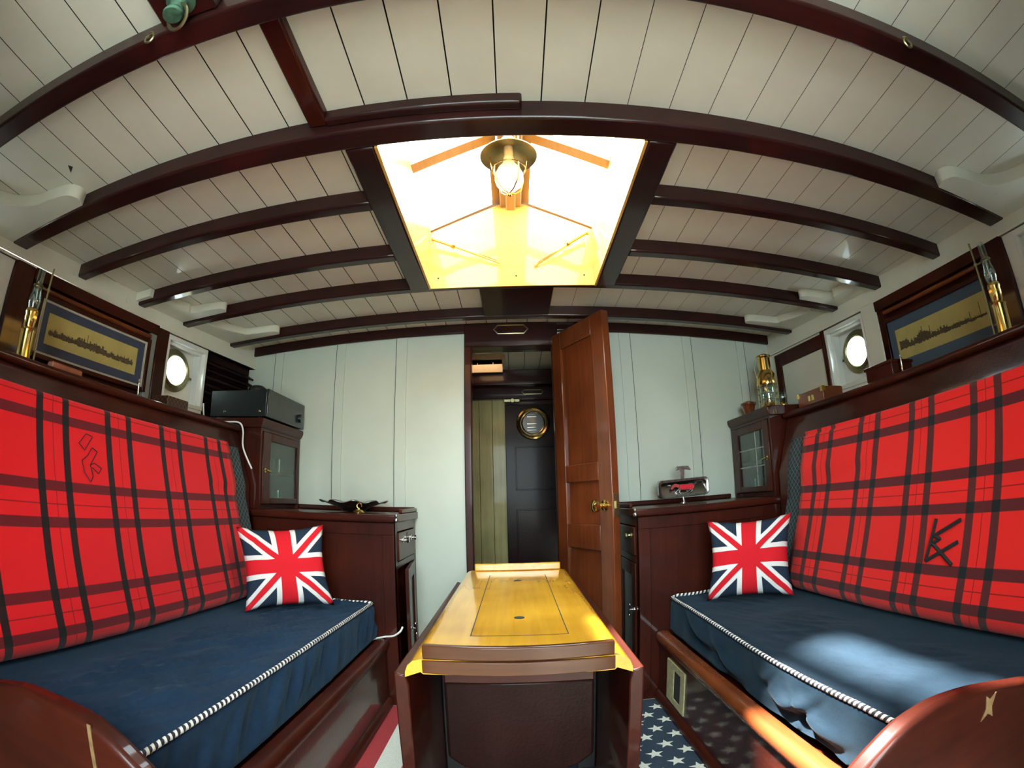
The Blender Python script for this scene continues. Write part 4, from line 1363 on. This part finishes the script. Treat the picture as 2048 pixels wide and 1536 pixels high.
B().prism(hp([(-.28, .11), (-.1, .13), (.1, .12), (.36, .12), (.37, -.04), (.28, -.10), (.16, -.06), (-.06, -.07), (-.22, -.05)]), lambda u, v: mp(u, v, -.0105), lambda u, v: mp(u, v, -.007)).obj('saddle_cloth', 'red_enamel', mr, bev=.002, rec=True)

# ------------------------------------------------------------------ things on the right cabinet and shelf
ln = thing('ship_lantern', 'tall brass ship lantern with wire cage on the right glazed cabinet', 'lantern', (1.235, 2.13, 1.227))
LC = (1.235, 2.13, 0)
z = 1.227
B().lathe([(0, z), (.05, z), (.052, z + .008), (.05, z + .018), (.038, z + .03), (.036, z + .04), (0, z + .04)], LC, seg=32).obj('base', 'brass', ln)
B().lathe([(.036, z + .04), (.041, z + .07), (.042, z + .10), (.038, z + .13), (.036, z + .13), (.040, z + .10), (.039, z + .07), (.034, z + .042)], LC, seg=32).obj('glass_chimney', 'lamp_glass', ln)
B().lathe([(0, z + .04), (.012, z + .04), (.012, z + .062), (.008, z + .07), (0, z + .07)], LC, seg=16).obj('burner', 'brass', ln)
B().lathe([(.052, z + .128), (.054, z + .134), (.05, z + .15), (.048, z + .178), (.036, z + .196), (.031, z + .202), (.031, z + .262), (.036, z + .268), (.036, z + .275), (.012, z + .285), (0, z + .286)], LC, seg=36).obj('hood', 'brass', ln)
b = B()
for zz in (.055, .085, .115): b.ring((1.235, 2.13, z + zz), .049, .002, seg=32, ts=6)
for q in range(8):
    a = q * PI / 4 + .2
    b.tube([(1.235 + .049 * math.cos(a), 2.13 + .049 * math.sin(a), z + .02), (1.235 + .049 * math.cos(a), 2.13 + .049 * math.sin(a), z + .132)], .002, 6)
b.obj('wire_cage', 'dull_brass', ln)
b = B().tube(smooth([(1.235 - .052, 2.13, z + .165), (1.235 - .062, 2.125, z + .21), (1.235 - .05, 2.11, z + .265), (1.235 - .034, 2.115, z + .27)]), .0022, 6)
b.obj('handle', 'dull_brass', ln)
ol = thing('oil_lamp', 'tiny brass oil lamp with smoky globe beside the ship lantern', 'lamp', (1.318, 2.13, 1.227))
B().lathe([(0, z), (.02, z), (.021, z + .006), (.016, z + .014), (.016, z + .034), (.019, z + .04), (0, z + .042)], (1.318, 2.13, 0), seg=20).obj('base', 'brass', ol)
B().lathe([(.012, z + .04), (.023, z + .055), (.025, z + .07), (.02, z + .088), (.012, z + .094), (0, z + .095)], (1.318, 2.13, 0), seg=20).obj('globe', 'cabinet_glass', ol)
b = B().ball((0, 0, 0), .022, 12)
for v in b.bm.verts: v.co = Vector((1.362, 2.10, 1.2385)) + Vector((v.co.x * 1.2, v.co.y, v.co.z * .5)) * (1 + .35 * noise.noise(v.co * 70))
tag(b.obj('crumpled_tissue', 'white_plastic', angle=20), 'crumpled white tissue beside the tiny oil lamp', 'tissue')
b = B().lathe([(0, 0), (.024, 0), (.03, .03), (.034, .05), (.04, .058), (.04, .066), (.02, .076), (0, .078)], (1.185, 2.26, 1.2275), seg=24)
tag(b.obj('wooden_pot', 'rail_mahogany'), 'small lidded wooden pot behind the ship lantern', 'pot')


def lbox(name, g, y0, y1, d0, d1, z0, z1, mat, **k):
    b = B().side(LXF, g, y0, y1, -d1, -d0, z0, z1)
    return b.obj(name, mat, bev=.003, **k)


bx = thing('keepsake_box', 'small brown wooden box with brass fittings on the right shelf near the lantern', 'box', (1.27, 1.79, 1.191))
b = B().side(LXF, 1, 1.70, 1.885, -.14, -.03, 1.191, 1.255); b.obj('case', 'rail_mahogany', bx, bev=.003)
for (yy, zz, w, h) in ((1.80, 1.222, .012, .022), (1.775, 1.222, .012, .022)): B().side(LXF, 1, yy - w / 2, yy + w / 2, -.032, -.0275, zz - h / 2, zz + h / 2).obj('clasp', 'brass', bx)
for yy in (1.70, 1.872): B().side(LXF, 1, yy - .001, yy + .014, -.045, -.0275, 1.235, 1.257).obj('corner_plate', 'brass', bx)
b = B().side(LXF, 1, 1.275, 1.415, -.13, -.02, 1.191, 1.243)
b.side(LXF, 1, 1.27, 1.42, -.135, -.015, 1.238, 1.25)
tag(b.obj('dark_box', 'mahogany_Y', bev=.003), 'plain dark wooden box on the right shelf in front of the port light', 'box')
b = B().side(LXF, -1, 1.48, 1.605, -.11, -.025, 1.191, 1.232)
tag(b.obj('checkered_box', 'checker_inlay', bev=.002), 'small checkered wooden box on the left shelf below the port light', 'box')
b = B().side(LXF, -1, .918, 1.045, -.045, -.015, 1.191, 1.213)
tag(b.obj('pipe_case', 'pipe_red', bev=.006), 'narrow reddish wooden case on the left shelf below the picture', 'case')
for (g, y, lab) in ((-1, 1.33, 'tiny chrome post on the left shelf beside the picture'), (1, 1.245, 'tiny chrome post on the right shelf beside the dark box')):
    b = B().lathe([(0, 0), (.006, 0), (.006, .005), (.0035, .01), (.0035, .05), (.006, .055), (.004, .066), (0, .068)], (g * (LXF(y) + .04), y, 1.191), seg=12)
    tag(b.obj('chrome_post', 'chrome'), lab, 'post')

# brass lamps on the shelves near the camera
for g in (-1, 1):
    yl = .885 if g < 0 else .86
    xl = g * 1.425
    lp = thing('brass_lamp', 'brass oil lamp with glass chimney on the %s shelf beside the picture' % ('left' if g < 0 else 'right'), 'lamp', (xl, yl, 1.1905))
    c = (xl, yl, 1.1905)
    B().lathe([(0, 0), (.034, 0), (.035, .006), (.027, .012), (.025, .02), (.025, .105), (.027, .112), (.020, .118), (0, .119)], c, seg=28).obj('reservoir', 'brass', lp)
    b = B().lathe([(0, .118), (.016, .118), (.02, .126), (.021, .140), (.023, .150), (.021, .158), (.024, .166), (.022, .176), (.018, .18), (0, .18)], c, seg=28)
    b.lathe([(0, 0), (.007, 0), (.008, .006), (0, .007)], (xl - g * .022, yl, 1.1905 + .15), (-g, -.2, 0), 12)
    b.obj('burner', 'brass', lp)
    B().lathe([(.018, .178), (.022, .195), (.023, .21), (.017, .235), (.0135, .26), (.013, .31), (.0115, .31), (.012, .26), (.0155, .235), (.0215, .21), (.0205, .195), (.0165, .18)], c, seg=24).obj('chimney', 'lamp_glass', lp)
    b = B().tube([(xl + g * .0, yl + .046, 1.1905), (xl, yl + .046, 1.1905 + .33)], .0035, 8).tube([(xl, yl + .046, 1.1905 + .255), (xl, yl + .015, 1.1905 + .255)], .003, 8).ring((xl, yl, 1.1905 + .255), .016, .003, seg=20, ts=6)
    b.lathe([(0, 0), (.012, 0), (.012, .004), (0, .004)], (xl, yl + .046, 1.1905), seg=12).ball((xl, yl + .046, 1.1905 + .258), .007, 10).tube([(xl, yl + .046, 1.1905 + .06), (xl, yl + .02, 1.1905 + .06)], .003, 8)
    b.obj('support_rod', 'dull_brass', lp)

# framed panoramas under the side deck
for g in (-1, 1):
    y0, y1, z0, z1 = (1.045, 1.605, 1.296, 1.49) if g < 0 else (1.02, 1.535, 1.262, 1.472)
    pc = thing('framed_picture', ('old panorama print in dark blue mount with white edge, left wall' if g < 0 else 'old panorama print with church domes in blue mount, right wall'), 'picture', (g * SXF(1.3), 1.3, z0))
    def sb_(b, *p): return b.side(SXF, g, *p)
    b = B()
    w = .018
    sb_(b, y0 - w, y0, -.02, .006, z0 - w, z1 + w); sb_(b, y1, y1 + w, -.02, .006, z0 - w, z1 + w); sb_(b, y0, y1, -.02, .006, z1, z1 + w); sb_(b, y0, y1, -.02, .006, z0 - w, z0)
    b.obj('frame', 'mahogany_Y', pc, bev=.003)
    if g < 0:
        b = B(); w = .008
        sb_(b, y0, y0 + w, -.012, -.0005, z0, z1); sb_(b, y1 - w, y1, -.012, -.0005, z0, z1); sb_(b, y0 + w, y1 - w, -.012, -.0005, z1 - w, z1); sb_(b, y0 + w, y1 - w, -.012, -.0005, z0, z0 + w)
        b.obj('inner_edge', 'picture_border', pc)
    sb_(B(), y0, y1, -.016, -.006, z0, z1).obj('mount', 'mat_blue' if g < 0 else 'mat_pale', pc)
    a, c, d, e = (1.09, 1.56, 1.338, 1.450) if g < 0 else (1.03, 1.50, 1.305, 1.430)
    pr = sub(sb_(B(), a, c, -.008, -.0055, d, e).obj('print', 'print_paper', pc))
    b = B(); rd = random.Random(5 + g)
    base = d + (e - d) * .36
    y = a + .012
    while y < c - .02:
        u = (y - a) / (c - a)
        wd = rd.uniform(.004, .011)
        if g < 0: hgt = rd.uniform(.008, .02) + (.008 if .3 < u < .6 else 0)
        else:
            hgt = rd.uniform(.010, .022) if u > .42 else rd.uniform(.008, .012)
            if .62 < u < .8: hgt += .022 * (1 - abs(u - .71) / .1)
            if u > .86: hgt += .012
            if u < .2: hgt = rd.uniform(.001, .004)
        hgt = max(.002, hgt)
        sb_(b, y, y + wd * .92, -.006, -.0045, base - rd.uniform(.003, .008), base + hgt)
        if rd.random() < .3: sb_(b, y + wd * .4, y + wd * .55, -.006, -.0045, base + hgt, base + hgt + .006)
        y += wd
    for (yy, hh) in (((1.29, .048),) if g < 0 else ((1.07, .05), (1.36, .055), (1.32, .045), (1.12, .03))): sb_(b, yy - .0012, yy + .0012, -.006, -.0045, base, base + hh)
    b.obj('engraving', 'print_ink', pr)
